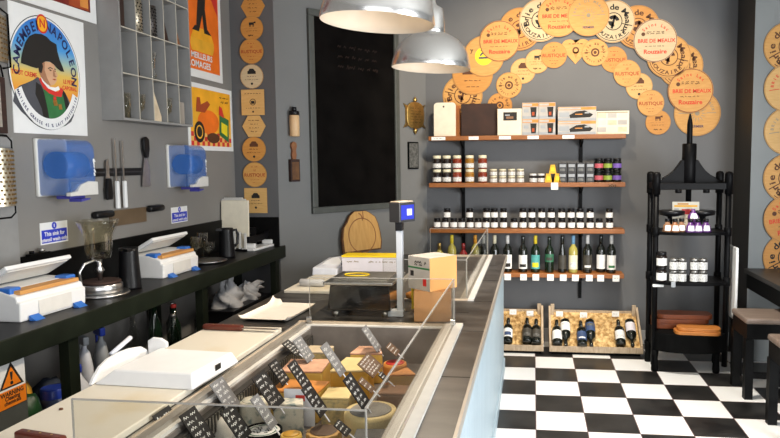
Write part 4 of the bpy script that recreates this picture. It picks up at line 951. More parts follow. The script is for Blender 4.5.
def pane(b, x0, x1, y0, y1, z0, z1):
    b.box(x0, x1, y0, y1, z0, z1, 'case_glass')
def case(name, lab, X0, X1, Y0, Y1, left_open=True, depth=.17):
    t = thing(name, lab, 'display case', ((X0 + X1) / 2, (Y0 + Y1) / 2, TZ - depth))
    iz = TZ + .004
    # rim: right side rails
    b = MB()
    b.box(X1 - .035, X1, Y0, Y1, TZ - .03, iz + .006, 'rail_white'); b.box(X1 - .085, X1 - .0355, Y0 + .04, Y1 - .04, TZ - .03, iz, 'rail_taupe'); b.box(X1 - .052, X1 - .047, Y0 + .04, Y1 - .04, iz, iz + .003, 'rail_white')
    b.box(X0, X1 - .0355, Y1 - .022, Y1, TZ - .03, iz + .002, 'rail_tan'); b.box(X0 + .03, X1 - .0355, Y1 - .04, Y1 - .0225, TZ - .03, iz - .006, 'rail_white')
    b.box(X0, X1 - .0355, Y0, Y0 + .04, TZ - .03, iz, 'rail_tan')
    b.box(X0, X0 + .045, Y0 + .04, Y1 - .0225, TZ - .03, iz, 'rail_taupe'); b.box(X0 + .0455, X0 + .062, Y0 + .04, Y1 - .04, TZ - .03, iz - .014, 'rail_white'); b.box(X0 + .012, X0 + .018, Y0 + .04, Y1 - .03, iz, iz + .003, 'rail_tan')
    b.build('rim', t, world=True)
    b = MB(); xa, xb, ya, yb = X0 + .0625, X1 - .0855, Y0 + .0405, Y1 - .0405
    b.box(xa, xb, ya, yb, TZ - depth, TZ - depth + .006, 'well_grey')
    b.box(xa, xa + .006, ya, yb, TZ - depth + .006, TZ - .02, 'well_grey'); b.box(xb - .006, xb, ya, yb, TZ - depth + .006, TZ - .005, 'well_grey')
    b.box(xa + .006, xb - .006, ya, ya + .006, TZ - depth + .006, TZ - .005, 'well_grey'); b.box(xa + .006, xb - .006, yb - .006, yb, TZ - depth + .006, TZ - .008, 'well_grey'); b.build('well', t, world=True)
    b = MB(); b.box(xa + .0065, xa + .03, ya + .05, yb - .05, TZ - .10, TZ - .035, 'vent_dark')
    for k in range(int((yb - ya - .12) / .02)): b.box(xa + .03, xa + .034, ya + .06 + .02 * k, ya + .07 + .02 * k, TZ - .095, TZ - .04, 'steel_dull')
    b.build('vent_grille', t, world=True)
    return t
def panes(t, gx0, gx1, gy0, gy1, gz0, gz1, near=True, far=True):
    e = .0022
    def one(x0, x1, y0, y1, horiz):
        b = MB(); b.box(x0, x1, y0, y1, gz0, gz1 - .003, 'case_glass'); b.box(x0, x1, y0, y1, gz1 - .003, gz1, 'edge_glass')
        if horiz: b.box(x0 - .002, x0, y0, y1, gz0, gz1, 'edge_glass'); b.box(x1, x1 + .002, y0, y1, gz0, gz1, 'edge_glass')
        else: b.box(x0, x1, y0 - .002, y0, gz0, gz1, 'edge_glass'); b.box(x0, x1, y1, y1 + .002, gz0, gz1, 'edge_glass')
        b.build('glass_pane', t, world=True)
    one(gx1 - e, gx1 + e, gy0 + .012, gy1 - .012, False)
    if near: one(gx0, gx1 + .003, gy0 - e, gy0 + e, True)
    if far: one(gx0, gx1 + .003, gy1 - e, gy1 + e, True)
t = case('display_case', 'sunken glass-sided display case full of cheeses at the near end of the counter', cx0, cx1, c1y0, c1y1)
panes(t, -.985, -.340, 1.295, 2.842, TZ + .011, 1.10)
for (x, y) in ((-.99, 2.842), (-.345, 2.842)):
    b = MB(); b.box(x - .012, x + .012, y - .010, y + .010, TZ + .0065, TZ + .03, 'steel', b=.003); b.build('clamp', t, world=True)
t2 = thing('display_case', 'empty glass-sided display case at the far end of the counter', 'display case', (-.55, 4.2, TZ - .12))
X0, X1, Y0, Y1 = -.799, cx1, c2y0, c2y1
b = MB(); b.box(X1 - .03, X1, Y0, Y1, TZ - .03, TZ + .010, 'rail_white'); b.box(X1 - .075, X1 - .0305, Y0 + .03, Y1 - .03, TZ - .03, TZ + .004, 'rail_taupe'); b.box(X0, X1 - .0305, Y0, Y0 + .03, TZ - .03, TZ + .006, 'rail_tan'); b.box(X0, X1 - .0305, Y1 - .03, Y1, TZ - .03, TZ + .006, 'rail_tan'); b.box(X0, X0 + .03, Y0 + .03, Y1 - .03, TZ - .03, TZ + .004, 'rail_taupe'); b.build('rim', t2, world=True)
b = MB(); b.box(X0 + .0305, X1 - .0755, Y0 + .0305, Y1 - .0305, TZ - .12, TZ - .11, 'well_grey'); b.box(X1 - .082, X1 - .0755, Y0 + .0305, Y1 - .0305, TZ - .11, TZ - .004, 'well_grey'); b.box(X0 + .0305, X1 - .082, Y1 - .036, Y1 - .0305, TZ - .11, TZ - .004, 'well_grey'); b.box(X0 + .0305, X0 + .036, Y0 + .0305, Y1 - .036, TZ - .11, TZ - .004, 'well_grey'); b.box(X0 + .036, X1 - .082, Y0 + .0305, Y0 + .036, TZ - .11, TZ - .004, 'well_grey'); b.build('well', t2, world=True)
panes(t2, -.779, -.342, 3.412, 5.045, TZ + .011, 1.10)

# cutting boards and things on the counter
bz = TZ + .0005
b = MB(); b.box(-1.375, -1.052, 1.15, 2.672, 0, .022, 'board_cream', T(0, 0, bz), .004); tag(b.build('cutting_board', None, T(-1.2, 1.9, bz), world=True), 'long stained cream cutting board along the serving side of the display case', 'cutting board')
# brown-handled knives
def table_knife(X, lab, hl, bl):
    t = thing('table_knife', lab, 'knife', X, 'wooden handled knives on the cutting board')
    b = MB(); b.box(0, hl, -.014, .014, 0, .024, 'wood_red', b=.007)
    for q in (.25, .5, .75): b.cyl(.003, .0241, .0248, 'brass', 8, T(hl * q, 0, 0))
    b.build('handle', t)
    b = MB(); b.prism([(hl + .0005, -.011), (hl + bl * .85, -.011), (hl + bl, .010), (hl + .0005, .012)], .010, .0125, 'steel'); b.build('blade', t)
pa, pb = onZ(205, 326, bz + .034), onZ(244, 327.5, bz + .034)
d = pb - pa; table_knife(T(pa.x, pa.y - .01, bz + .0225) @ RZ(math.atan2(d.y, d.x)), 'red-brown handled knife lying across the far end of the cutting board', d.length, .16)
pa, pb = onZ(18, 434, bz + .034), onZ(55, 440, bz + .034)
d = pb - pa; table_knife(T(pa.x, pa.y, bz + .0225) @ RZ(math.atan2(d.y, d.x)), 'red-brown handled knife at the near corner of the cutting board', .15, .16)
b = MB(); b.lathe([(0, 0), (.006, 0), (.005, .004), (0, .005)], 'ink_brown', 8); tag(b.build('crumb', None, T(*onZ(61, 409.6, bz + .0225))), 'small dark crumb lying on the cream cutting board', 'crumb')
# white plastic cheese tray with curled side
zt = bz + .0225
t = thing('white_tray', 'big white plastic tray with curved side wings lying on the cutting board', 'tray', T(-1.192, 2.037, zt) @ RZ(math.radians(-3)))
b = MB(); w, d_ = .172, .147
vs = [(-w, -d_, 0), (w, -d_, 0), (w, d_, 0), (-w, d_, 0), (-w + .06, -d_ + .025, .045), (w - .016, -d_ + .025, .045), (w - .010, d_ - .03, .045), (-w + .06, d_ - .02, .045)]
b.add(vs, [(0, 3, 2, 1), (4, 5, 6, 7), (0, 1, 5, 4), (1, 2, 6, 5), (2, 3, 7, 6), (3, 0, 4, 7)], 'white_bright'); b.build('body', t, bevel=.006)
b = MB(); prof = [(-d_ - .005, 0), (-d_ + .01, .02), (-d_ + .04, .045), (-d_ + .08, .060), (-d_ + .13, .066), (-d_ + .19, .064), (-d_ + .25, .054), (-d_ + .28, .035), (-d_ + .29, 0)]
b.prism(prof, -w - .014, -w - .0005, 'white_bright', Matrix(((0, 0, 1, 0), (1, 0, 0, 0), (0, 1, 0, 0), (0, 0, 0, 1)))); b.build('side_wing', t, bevel=.003)
b = MB(); b.prism([(-w, .0), (-w + .075, .0455), (-w + .075, .062), (-w + .05, .076), (-w + .02, .078), (-w, .066)], d_ - .012, d_ + .0, 'white_bright', RX(PI / 2) @ S(1, 1, -1)); b.build('end_wing', t, bevel=.003)
b = MB(); b.tube([(-w - .024, -d_ + .12, .062), (-w - .024, d_ - .07, .092)], .008, 'wrap_white'); b.build('rod', t)
b = MB(); b.rect(-.018, .018, -.012, .012, 0, 'ink_black', T(w - .004, .01, .024) @ RZ(PI / 2) @ RX(PI / 2)); b.build('sticker', t)
# curled white sheets
def curled(name, X, w, d_, lab, m='warm_white', cat='tray', wl=.05):
    def fn(u, v):
        x = (u - .5) * w; y = (v - .5) * d_; z = .004
        eu = max(0, abs(u - .5) * 2 - .82) / .18; ev = max(0, (v - .80)) / .2
        ev0 = max(0, .14 - v) / .14
        z += .016 * eu ** 2 + wl * ev ** 2 * (1 - .0 * u) * (1 if u < .2 else .35) + .010 * ev0 ** 2
        return (x, y, z)
    b = MB(); b.grid(24, 16, fn, m); b.grid(24, 16, lambda u, v: Vector(fn(1 - u, v)) - Vector((0, 0, .0035)), m)
    return tag(b.build(name, None, X), lab, cat)
curled('white_tray', T(-1.195, 3.02, bz) @ RZ(-.06), .24, .36, 'flat white tray with turned-up edges on dark slate behind the cutting board', wl=.028)
b = MB(); b.box(-1.36, -1.08, 3.50, 4.02, 0, .018, 'board_cream', T(0, 0, bz), .004); tag(b.build('cutting_board', None, T(-1.22, 3.76, bz), world=True), 'short cream board on the counter below the far white stand', 'cutting board')
pa = onZ(296, 291, bz + .04)
t = thing('paper_roll', 'small white roll lying on the short cream board', 'roll', T(-1.24, 3.62, bz + .0185 + .021))
b = MB(); b.cyl(.021, -.07, .07, 'cloth_white', 16, RZ(-.1) @ RY(PI / 2), .003); b.build('roll', t)
b = MB(); b.cyl(.007, .0705, .085, 'steel_dull', 10, RZ(-.1) @ RY(PI / 2)); b.build('core', t)
# second white stand
t = thing('white_stand', 'white plastic stand with a rounded wing behind the scale', 'stand', T(-1.205, 4.22, bz))
b = MB(); vs = [(-.19, -.14, .0), (-.03, -.14, .0), (.10, .16, .0), (-.19, .16, .0), (-.19, -.13, .050), (-.03, -.13, .045), (.095, .15, .11), (-.17, .15, .075)]
b.add(vs, [(0, 3, 2, 1), (4, 5, 6, 7), (0, 1, 5, 4), (1, 2, 6, 5), (2, 3, 7, 6), (3, 0, 4, 7)], 'wrap_white'); b.build('body', t, bevel=.006)
b = MB(); b.prism([(-.19, .056), (-.03, .056), (-.02, .10), (-.05, .135), (-.09, .13), (-.15, .10), (-.188, .07)], -.0, .014, 'white_bright', T(0, -.05, 0) @ RX(PI / 2) @ S(.85, .8, 1)); b.build('wing', t, bevel=.004)
# olive-wood board leaning on the diagonal wall
pb_ = onD(360, 240)
cx = (onD(337, 245) + onD(377, 243)) / 2
X = frame(Vector((cx.x, cx.y, bz)), DE, DN) @ T(0, 0, .075) @ RX(-.12)
t = thing('tree_trunk_board', 'thick bark-edged wooden board with a round groove leaning on the angled wall', 'board', X)
b = MB(); out = [(x, y * .80) for x, y in [(-.20, 0), (.19, 0), (.205, .08), (.20, .17), (.185, .27), (.16, .34), (.10, .39), (.06, .41), (-.06, .41), (-.11, .37), (-.14, .31), (-.185, .25), (-.205, .14)]]
b.prism(out, -.02, .0, 'wood_bark'); b.prism([(x * .94, .012 + y * .955) for x, y in out], 0.0005, .004, 'wood_board'); b.build('slab', t)
b = MB(); b.ring(.135, .143, .0046, 'wood_brown', T(0, .13, 0)); b.rect(.02, .03, .27, .325, .0046, 'wood_brown'); b.ring(.05, .06, .0046, 'wood_brown', T(-.04, .26, 0), 20, -.2, 1.2); b.build('groove', t)
# scale
t = thing('weighing_scale', 'black and steel shop weighing scale with tall pole and blue display', 'scale', (-.795, 3.10, bz))
b = MB()
vs = [(-.155, -.12, .028), (.145, -.12, .028), (.145, .15, .028), (-.155, .15, .028), (-.14, -.12, .15), (.14, -.12, .15), (.14, .13, .15), (-.14, .13, .15)]
b.add(vs, [(0, 3, 2, 1), (4, 5, 6, 7), (0, 1, 5, 4), (1, 2, 6, 5), (2, 3, 7, 6), (3, 0, 4, 7)], 'scale_black')
b.build('body', t, bevel=.004)
b = MB(); b.box(-.165, .16, -.14, .18, .151, .165, 'steel', b=.004); b.box(-.13, .125, -.10, .15, .1655, .170, 'steel_dull', b=.002); b.build('platter', t)
for sx in (-.12, .115):
    for sy in (-.10, .12): b = MB(); b.cyl(.016, 0, .0275, 'steel_dull', 12); o = b.build('foot', t); o.location = (sx, sy, 0)
px_ = onY(400, 260, 3.02)
b = MB(); xx = px_.x + .795; b.box(xx - .014, xx + .014, -.10, -.06, .0, .40, 'pole_grey', b=.003); b.box(xx - .06, xx + .016, -.104, -.056, 0, .03, 'pole_grey', b=.003); b.box(xx - .016, xx + .016, -.104, -.056, .4005, .44, 'black_plastic', b=.003); b.build('pole', t)
b = MB(); Xh = T(xx + .012, -.08, .441) @ RZ(1.05); b.box(-.055, .055, -.034, .03, 0, .09, 'dark_grey_plastic', Xh, .004); b.box(-.05, .05, -.026, .026, .0901, .095, 'rail_tan', Xh, .002); b.rect(-.045, .045, .012, .078, .0, 'lcd_blue', Xh @ T(0, -.0346, 0) @ RX(PI / 2)); b.rect(-.005, .03, .03, .06, .0005, 'lcd_pale', Xh @ T(0, -.0346, 0) @ RX(PI / 2)); b.build('display_head', t)
b = MB(); b.box(.05, .06, -.04, .06, .02, .12, 'yellow_card', T(xx - .01, .02, 0)); b.tube([(-.05 + .06 * math.cos(2 * PI * i / 20), .04 * math.sin(2 * PI * i / 20) + .03, .1735) for i in range(21)], .003, 'yellow_card'); b.build('yellow_band', t)
# cartons
def carton(name, X, w, d_, h, m1, lab, printed=False, grp=None):
    t = thing(name, lab, 'carton', X, grp)
    b = MB(); vs = [(0, 0, 0), (w, 0, 0), (w, d_, 0), (0, d_, 0), (0, 0, h), (w, 0, h), (w, d_, h), (0, d_, h)]
    b.add(vs, [(0, 3, 2, 1), (1, 2, 6, 5), (2, 3, 7, 6)], m1); b.add(vs, [(0, 1, 5, 4), (4, 5, 6, 7), (3, 0, 4, 7)], 'carton_print' if printed else m1); b.build('box', t)
    b = MB()
    if printed:
        Xf = T(0, -.0006, 0) @ RX(PI / 2)
        b.rect(w * .68, w * .84, h * .14, h * .36, 0, 'red_print', Xf); b.rect(w * .1, w * .26, h * .40, h * .56, 0, 'ink_black', Xf); b.rect(.0, w, h * .64, h * .69, 0, 'green_print', Xf)
        b.squiggle(w * .3, w * .85, h * .84, .012, .0022, .0, 'ink_black', Xf); b.squiggle(w * .3, w * .7, h * .76, .008, .0016, .0, 'ink_black', Xf)
        b.rect(w * .05, w * .5, .02, d_ - .02, h + .0006, 'ink_rust', RX(0)) if False else None
    else:
        Xf = T(w + .0006, 0, 0) @ RZ(PI / 2) @ RX(PI / 2)
        b.rect(d_ * .25, d_ * .6, h * .3, h * .6, 0, 'paper_white', Xf); b.rect(d_ * .3, d_ * .42, h * .5, h * .7, .0003, 'red_print', Xf)
    b.build('print', t)
carton('cardboard_carton', T(-.528, 2.915, bz) @ RZ(.10), .165, .17, .135, 'kraft_dark', 'plain brown cardboard carton standing on the slate, under the printed carton')
pk = onZ(430, 292, bz + .136)
X = T(pk.x, pk.y, bz + .136) @ RZ(math.radians(33))
t_ = carton('cardboard_carton', T(pk.x, pk.y, bz + .136) @ RZ(math.radians(-40)) @ T(-.15, 0, 0), .15, .165, .150, 'kraft', 'printed pale carton with orange-tan end, stacked on the brown carton', True)
t = thing('card_box', 'white box with yellow edges lying behind the scale', 'box', (-1.0, 4.12, bz))
b = MB(); b.box(-.19, .16, -.06, .07, 0.022, .122, 'lilac_white'); b.squiggle(-.16, -.08, .095, .008, .002, .0004, 'ink_grey', T(0, -.0602, 0) @ RX(PI / 2)); b.squiggle(-.02, .15, .095, .008, .002, .0004, 'ink_grey', T(0, -.0602, 0) @ RX(PI / 2)); b.build('box', t)
b = MB(); b.box(-.194, .164, -.064, .074, .1225, .134, 'yellow_card', b=.002); b.build('lid', t); b = MB(); b.box(-.192, .162, -.062, .072, 0, .0215, 'yellow_card', b=.002); b.build('base', t)
# croissant-like bread behind the pole
b = MB(); b.tube([(-.05, 0, .026), (0, .01, .03), (.05, 0, .026)], [.014, .028, .014], 'rind_orange', 12); tag(b.build('bread_roll', None, T(-.60, 3.36, bz + .001)), 'small golden bread roll on the slate behind the scale pole', 'bread')
# ================================================================== CHEESES IN THE CASE
FZ = TZ - .17 + .0065
GC = 'cheeses in the display case'
def cheese_block(x, y, w, d_, h, side, top, lab, rot=0.0, cut=None, name='cheese_block'):
    t = thing(name, lab, 'cheese', T(x, y, FZ) @ RZ(rot), GC)
    poly = cut or [(-w / 2, -d_ / 2), (w / 2, -d_ / 2), (w / 2, d_ / 2), (-w / 2, d_ / 2)]
    b = MB(); b.prism(poly, 0, h - .009, side); b.build('paste', t, bevel=.004)
    b = MB(); b.prism([(px * 1.012, py * 1.012) for px, py in poly], h - .0088, h, top); b.build('rind', t, bevel=.004)
    return t
def cheese_round(x, y, r, h, side, top, lab, name='round_cheese'):
    t = thing(name, lab, 'cheese', T(x, y, FZ), GC)
    b = MB(); b.lathe([(0, 0), (r * .96, 0), (r, .01), (r, h - .012), (r * .95, h), (r * .8, h), (0, h)], side, 32); b.build('rind', t)
    b = MB(); b.lathe([(0, h + .0002), (r * .78, h + .0002), (r * .74, h + .003), (0, h + .003)], top, 32); b.build('top_bloom', t)
    return t
cheese_block(-.90, 2.685, .11, .10, .095, 'cheese_crumb', 'rind_cream', 'small greenish-yellow cheese block in the far corner of the case on the serving side')
cheese_block(-.845, 2.375, .155, .15, .122, 'cheese_yellow', 'rind_pink', 'big pale yellow cheese block with pinkish rind behind the orange-rinded cheese', .08)
cheese_block(-.80, 2.185, .17, .12, .108, 'cheese_yellow', 'rind_orange', 'yellow cheese with a flat orange rind in the middle of the case', -.05)
cheese_block(-.662, 2.385, .14, .17, .128, 'cheese_gold', 'cheese_pale', 'tall golden cheese quarter in the centre of the case', .05, [(-.07, -.085), (.07, -.07), (.065, .05), (.03, .085), (-.05, .085)])
cheese_block(-.655, 2.59, .13, .11, .125, 'cheese_yellow', 'rind_pink', 'yellow cheese wedge with pink-orange rind at the far end of the case', 0, [(-.065, -.055), (.065, -.045), (.03, .055), (-.055, .05)])
cheese_round(-.538, 2.535, .047, .09, 'rind_orange', 'crimson', 'small round orange cheese with a red top near the glass')
cheese_block(-.485, 2.41, .10, .09, .10, 'cheese_gold', 'rind_orange', 'dry orange wedge against the customer side glass', .2, [(-.05, -.04), (.05, -.045), (.02, .045)])
cheese_block(-.475, 2.205, .10, .085, .10, 'rind_brown', 'rind_brown', 'brown-rinded cheese block behind the customer side glass', .05)
cheese_block(-.655, 2.155, .095, .105, .10, 'cheese_crumb', 'cheese_pale', 'crumbly pale cheese piece between the golden quarter and the grey-topped round', .05)
cheese_round(-.507, 2.01, .085, .098, 'cheese_pale', 'rind_grey', 'round cream cheese with a grey mould top beside the customer glass')
cheese_block(-.785, 2.055, .10, .062, .10, 'cheese_blue', 'cheese_blue', 'blue-veined cheese wedge wrapped at the back in white paper', 0, [(-.05, -.031), (.05, -.025), (.03, .0305), (-.04, .0305)])
b = MB(); b.box(-.06, .045, 0, .003, 0, .125, 'wrap_white', RX(-.03)); b.box(-.02, .012, -.0008, 0, .085, .105, 'crimson', RX(-.03)); tag(b.build('wrapping_paper', None, T(-.765, 2.0945, FZ)), 'upright sheet of white wrapping paper with a red mark behind the blue cheese', 'paper')
cheese_round(-.912, 2.05, .046, .10, 'cheese_blue', 'cheese_blue', 'small upright blue cheese beside the vent grille', 'cheese_log')
t = thing('boxed_cheese', 'round soft cheese in a dark-rimmed box with a white label', 'cheese', T(-.83, 1.925, FZ), GC)
b = MB(); b.lathe([(0, 0), (.060, 0), (.060, .055), (.056, .055), (.056, .048), (0, .048)], 'black_matt', 32); b.build('box', t)
b = MB(); b.lathe([(0, .0485), (.054, .0485), (.052, .052), (0, .052)], 'label_white', 32); b.ring(.04, .045, .0524, 'label_green')
for k in range(3): b.squiggle(-.03, .03, .016 - .016 * k, .010, .0018, .0526, 'ink_black')
b.build('label', t)
t = thing('scalloped_cheese', 'small round cheese with a scalloped pastry-like edge at the near end', 'cheese', T(-.625, 1.90, FZ), GC)
b = MB(); n = 48; sc = [(.052 * (1 + .06 * math.cos(12 * 2 * PI * i / n)) * math.cos(2 * PI * i / n), .052 * (1 + .06 * math.cos(12 * 2 * PI * i / n)) * math.sin(2 * PI * i / n)) for i in range(n)]
b.prism(sc, 0, .07, 'pastry'); b.build('crust', t, bevel=.003); b = MB(); b.cyl(.042, .0702, .074, 'tag_brown', 28, None, .002); b.build('topping', t)
cheese_block(-.468, 1.86, .10, .075, .085, 'rind_ash', 'rind_ash', 'ash-coated dark cheese block at the near corner by the customer glass', .1)
cheese_round(-.715, 1.865, .032, .07, 'cheese_yellow', 'cheese_gold', 'small yellow cheese round between the boxed cheese and the scalloped one')
t = thing('goat_cheese_cone', 'pale bloomy cheese cone beside the vent grille at the near end', 'cheese', T(-.945, 1.895, FZ), GC)
b = MB(); b.lathe([(0, 0), (.042, 0), (.040, .04), (.028, .085), (.012, .10), (0, .102)], 'rind_white', 24); b.build('cone', t)
# ---------------------------------------------------------------- chalk price tags
def price_tag(px, py, z, w, h, m, lab, tilt=34, rows=4, spike=.03, sz=1.0):
    p = onZ(px, py, z); tl = math.radians(tilt); s_, c_ = math.sin(tl), math.cos(tl)
    X = Matrix(((0, -s_, c_, p.x), (1, 0, 0, p.y), (0, c_, s_, p.z), (0, 0, 0, 1)))
    t = thing('price_tag', lab, 'price tag', X, 'chalk-written price tags in the cheese case')
    b = MB(); b.box(-w / 2, w / 2, 0, h, 0, .0022, m); rnd = random.Random(int(px * 7 + py))
    for k in range(rows): b.squiggle(-w * .40, w * (.38 if k % 2 == 0 else .22), h * (.86 - .78 * k / max(1, rows - .4)), h * .075, .0010, .0026, 'chalk', None, rnd)
    b.build('card', t)
    b = MB(); b.box(-.003, .003, -spike, 0, .0, .002, 'wrap_white'); b.build('spike', t)
TG = [
 (299, 354, .85, .07, .075, 'tag_black', 'black tag at the far serving-side corner of the case, behind a grey tag'),
 (311, 360, .852, .085, .10, 'tag_grey', 'grey tag on the pale yellow block, beside the farthest black tag'),
 (343, 374, .862, .075, .125, 'tag_grey', 'large pale grey tag standing on the golden quarter'),
 (379, 350, .86, .075, .11, 'tag_grey', 'grey tag farthest along the case, on the pink-rinded wedge'),
 (378, 372, .85, .15, .075, 'tag_brown', 'wide brown tag between the golden quarter and the small orange cheese'),
 (308, 388, .842, .072, .105, 'tag_black', 'black tag leaning on the yellow block over the orange rind'),
 (324, 414, .832, .075, .105, 'tag_black', 'black tag in front of the orange-rinded cheese, beside the white wrapping paper'),
 (279, 406, .835, .095, .12, 'tag_black', 'big black tag over the blue cheese wedge'),
 (286, 383, .84, .07, .09, 'tag_black', 'black tag beside the orange-rinded cheese, near the vent grille'),
 (234, 408, .835, .085, .105, 'tag_grey', 'grey tag over the vent grille nearest the big white tray'),
 (246, 438, .80, .08, .105, 'tag_black', 'black tag with bold chalk figures by the pale cheese cone'),
 (208, 443, .81, .085, .11, 'tag_black', 'black tag second from the near serving-side corner of the case'),
 (184, 446, .81, .085, .12, 'tag_black', 'black tag closest to the near serving-side corner of the case'),
 (367, 407, .845, .085, .115, 'tag_black', 'shiny black tag over the grey-topped round cheese'),
 (373, 391, .842, .05, .06, 'tag_brown', 'small dark tag just behind the shiny black one'),
 (349, 434, .83, .05, .05, 'tag_black', 'small black tag by the scalloped cheese'),
 (274, 427, .815, .055, .11, 'tag_grey', 'narrow grey tag standing over the boxed cheese'),
 (388, 381, .845, .045, .04, 'tag_black', 'tiny black tag by the brown-rinded block'),
 (398, 354, .845, .08, .055, 'tag_brown', 'brown tag over the small round orange cheese'),
]
for i, (x, y, z, w, h, m_, lab) in enumerate(TG): price_tag(x, y, z, w, h, m_, lab, 34 if h > .08 else 50, 5 if h > .07 else 3, .03)

# ================================================================== BACK WALL SHELVES
SF, SB = 5.735, 5.925
SX0, SX1 = -.895, .765
zs = [1.827, 1.425, 1.030, .649]
NM = ['top', 'second', 'third', 'lowest']
for z, nm in zip(zs, NM):
    b = MB(); b.box(SX0, SX1, SF, SB, -.038, 0, 'shelf_wood', T(0, 0, z), .004)
    tag(b.build('wooden_shelf', None, T(0, 5.83, z), world=True), {'top': 'top red-brown wooden shelf under the lid arch', 'second': 'second red-brown wooden shelf, holding jars and small boxes', 'third': 'third red-brown wooden shelf, holding two rows of labelled jars', 'lowest': 'lowest red-brown wooden shelf, holding wine bottles'}[nm], 'shelf', 'wooden shelves on the back wall')
for xp, lab in ((464, 'black shelf upright nearer the chalkboard'), (580, 'black shelf upright nearer the cheese press')):
    x = onY(xp, 260, BY).x
    t = thing('shelf_upright', lab, 'shelf upright', (x, BY, .4), 'black shelf uprights')
    b = MB(); b.box(-.014, .014, -.020, -.0005, 0, 1.42, 'black_paint'); b.build('rail', t)
    for z in zs:
        b = MB(); b.prism([(.021, -.039), (.20, -.039), (.20, -.055), (.021, -.10)], -.008, .008, 'black_paint', T(0, 0, z - .4) @ Matrix(((0, 0, 1, 0), (-1, 0, 0, 0), (0, 1, 0, 0), (0, 0, 0, 1)))); b.build('bracket', t)
def at(px, Y=5.80, py=200): return onY(px, py, Y).x
PXM = 5.80 / 670 * .99     # metres per pixel at the shelf
def shelf_label(px, z, w, h, lab, dz=-.02):
    x = onY(px, 200, SF).x
    b = MB(); b.box(-w / 2, w / 2, 0, .0015, -h / 2, h / 2, 'label_white'); b.squiggle(-w * .35, w * .35, 0, min(.006, h * .2), .001, .0003, 'ink_grey', RX(PI / 2)); tag(b.build('price_label', None, T(x, SF - .0022, z + dz)), lab, 'price label', 'white price labels on the shelf edges')
for px, w, lab in ((439, .12, 'white chopping board'), (474, .085, 'dark brown board'), (505, .10, 'cream photo box'), (533, .095, 'pictured mug boxes'), (568, .10, 'long pictured boxes')):
    shelf_label(px, zs[0], w, .028, 'white price label on the top shelf edge under the ' + lab)
shelf_label(554.5, zs[1], .06, .06, 'square white price label on the second shelf under the yellow boxes', -.03)
WB = [439, 451.5, 463, 475, 483.5, 494.5, 507.5, 523, 535.5, 549.5, 562.5, 573.5, 588, 602, 612]
BOT = ['the first bottle past the counter end', 'the bottle with a tall cream label', 'the teal-label bottle', 'the round-green-label bottle', 'the plain dark bottle', 'the yellow wine bottle', 'the slim dark-label bottle', 'the wide white-label bottle', 'the last pale-label bottle']
for k, px in enumerate((507.6, 523.6, 536, 550.8, 563.7, 576, 590, 601.5, 617)):
    shelf_label(px, zs[3], .056, .055, 'white price card on the lowest shelf under ' + BOT[k], -.035)
# --- top shelf items
z = zs[0] + .0005
t = thing('chopping_board', 'white chopping board with a hanging hole standing on the top shelf', 'chopping board', T(at(445.5, 5.80), 5.80, z) @ RX(-.04))
n = 6; w, h = .095, .29
poly = [(-w, 0), (w, 0), (w, h - .03)] + [(w - .03 + .03 * math.cos(a), h - .03 + .03 * math.sin(a)) for a in [PI / 2 * i / n for i in range(1, n + 1)]] + [(-w + .03 + .03 * math.cos(a), h - .03 + .03 * math.sin(a)) for a in [PI / 2 + PI / 2 * i / n for i in range(n + 1)]]
b = MB(); b.prism(poly, -.009, .009, 'cream_paper', RX(PI / 2)); b.cyl(.008, .0092, .0098, 'ink_black', 12, T(-.01, 0, h - .035) @ RX(PI / 2)); b.build('board', t)
b = MB(); b.box(-.045, .045, -.01, .01, 0, .27, 'wood_orange', b=.004); tag(b.build('orange_board', None, T(at(456, 5.885), 5.885, z)), 'narrow orange-brown board behind the white chopping board', 'board')
b = MB(); b.box(-.155, .155, -.02, .02, 0, .275, 'wood_dark', b=.004); tag(b.build('dark_board', None, T(at(479.5, 5.82), 5.82, z)), 'dark brown board standing on the top shelf', 'board')
t = thing('photo_box', 'cream box with a small dark photo on the top shelf', 'box', (at(510, 5.80), 5.80, z))
b = MB(); b.box(-.105, .105, -.04, .05, 0, .225, 'cream_paper', b=.003); b.build('box', t)
b = MB(); Xf = T(0, -.0406, 0) @ RX(PI / 2); b.rect(-.055, .06, .125, .195, 0, 'ink_black', Xf); b.rect(-.03, .03, .14, .160, .0003, 'rind_brown', Xf); b.rect(-.04, .0, .165, .176, .0003, 'grey_plastic', Xf); b.build('photo', t)
def pic_box(px, row, w, h, kind, lab):
    t = thing('pictured_box', lab, 'box', (at(px), 5.80, z + row * (h + .0008)), 'pictured boxes stacked on the top shelf')
    b = MB(); b.box(-w / 2, w / 2, -.05, .08, 0, h, 'carton_print', b=.001); b.build('box', t)
    b = MB(); Xf = T(0, -.0506, 0) @ RX(PI / 2)
    b.rect(-w / 2 + .002, w / 2 - .002, h * .76, h * .97, 0, 'rind_orange', Xf); b.rect(-w / 2 + .004, w * .1, h * .80, h * .93, .0002, 'carton_print', Xf); b.rect(-w / 2 + .002, w / 2 - .002, h * .03, h * .18, 0, 'grey_plastic', Xf)
    if kind: b.flat([(w * .05, h * .1), (w * .34, h * .1), (w * .38, h * .72), (w * .0, h * .72)], .0004, 'ink_black', Xf); b.rect(w * .1, w * .25, h * .2, h * .42, .0007, 'ink_rust', Xf); b.rect(-w * .4, -w * .1, h * .4, h * .6, .0004, 'grey_plastic', Xf)
    else:
        b.flat([(-w * .18, h * .18), (w * .34, h * .22), (w * .42, h * .42), (w * .2, h * .72), (-w * .02, h * .66), (-w * .2, h * .4)], .0004, 'ink_black', Xf); b.rect(-w * .05, w * .14, h * .42, h * .48, .0007, 'rind_orange', Xf); b.rect(w * .2, w * .32, h * .5, h * .6, .0007, 'grey_plastic', Xf); b.rect(-w * .46, -w * .2, h * .25, h * .6, .0003, 'grey_plastic', Xf)
    b.build('picture', t)
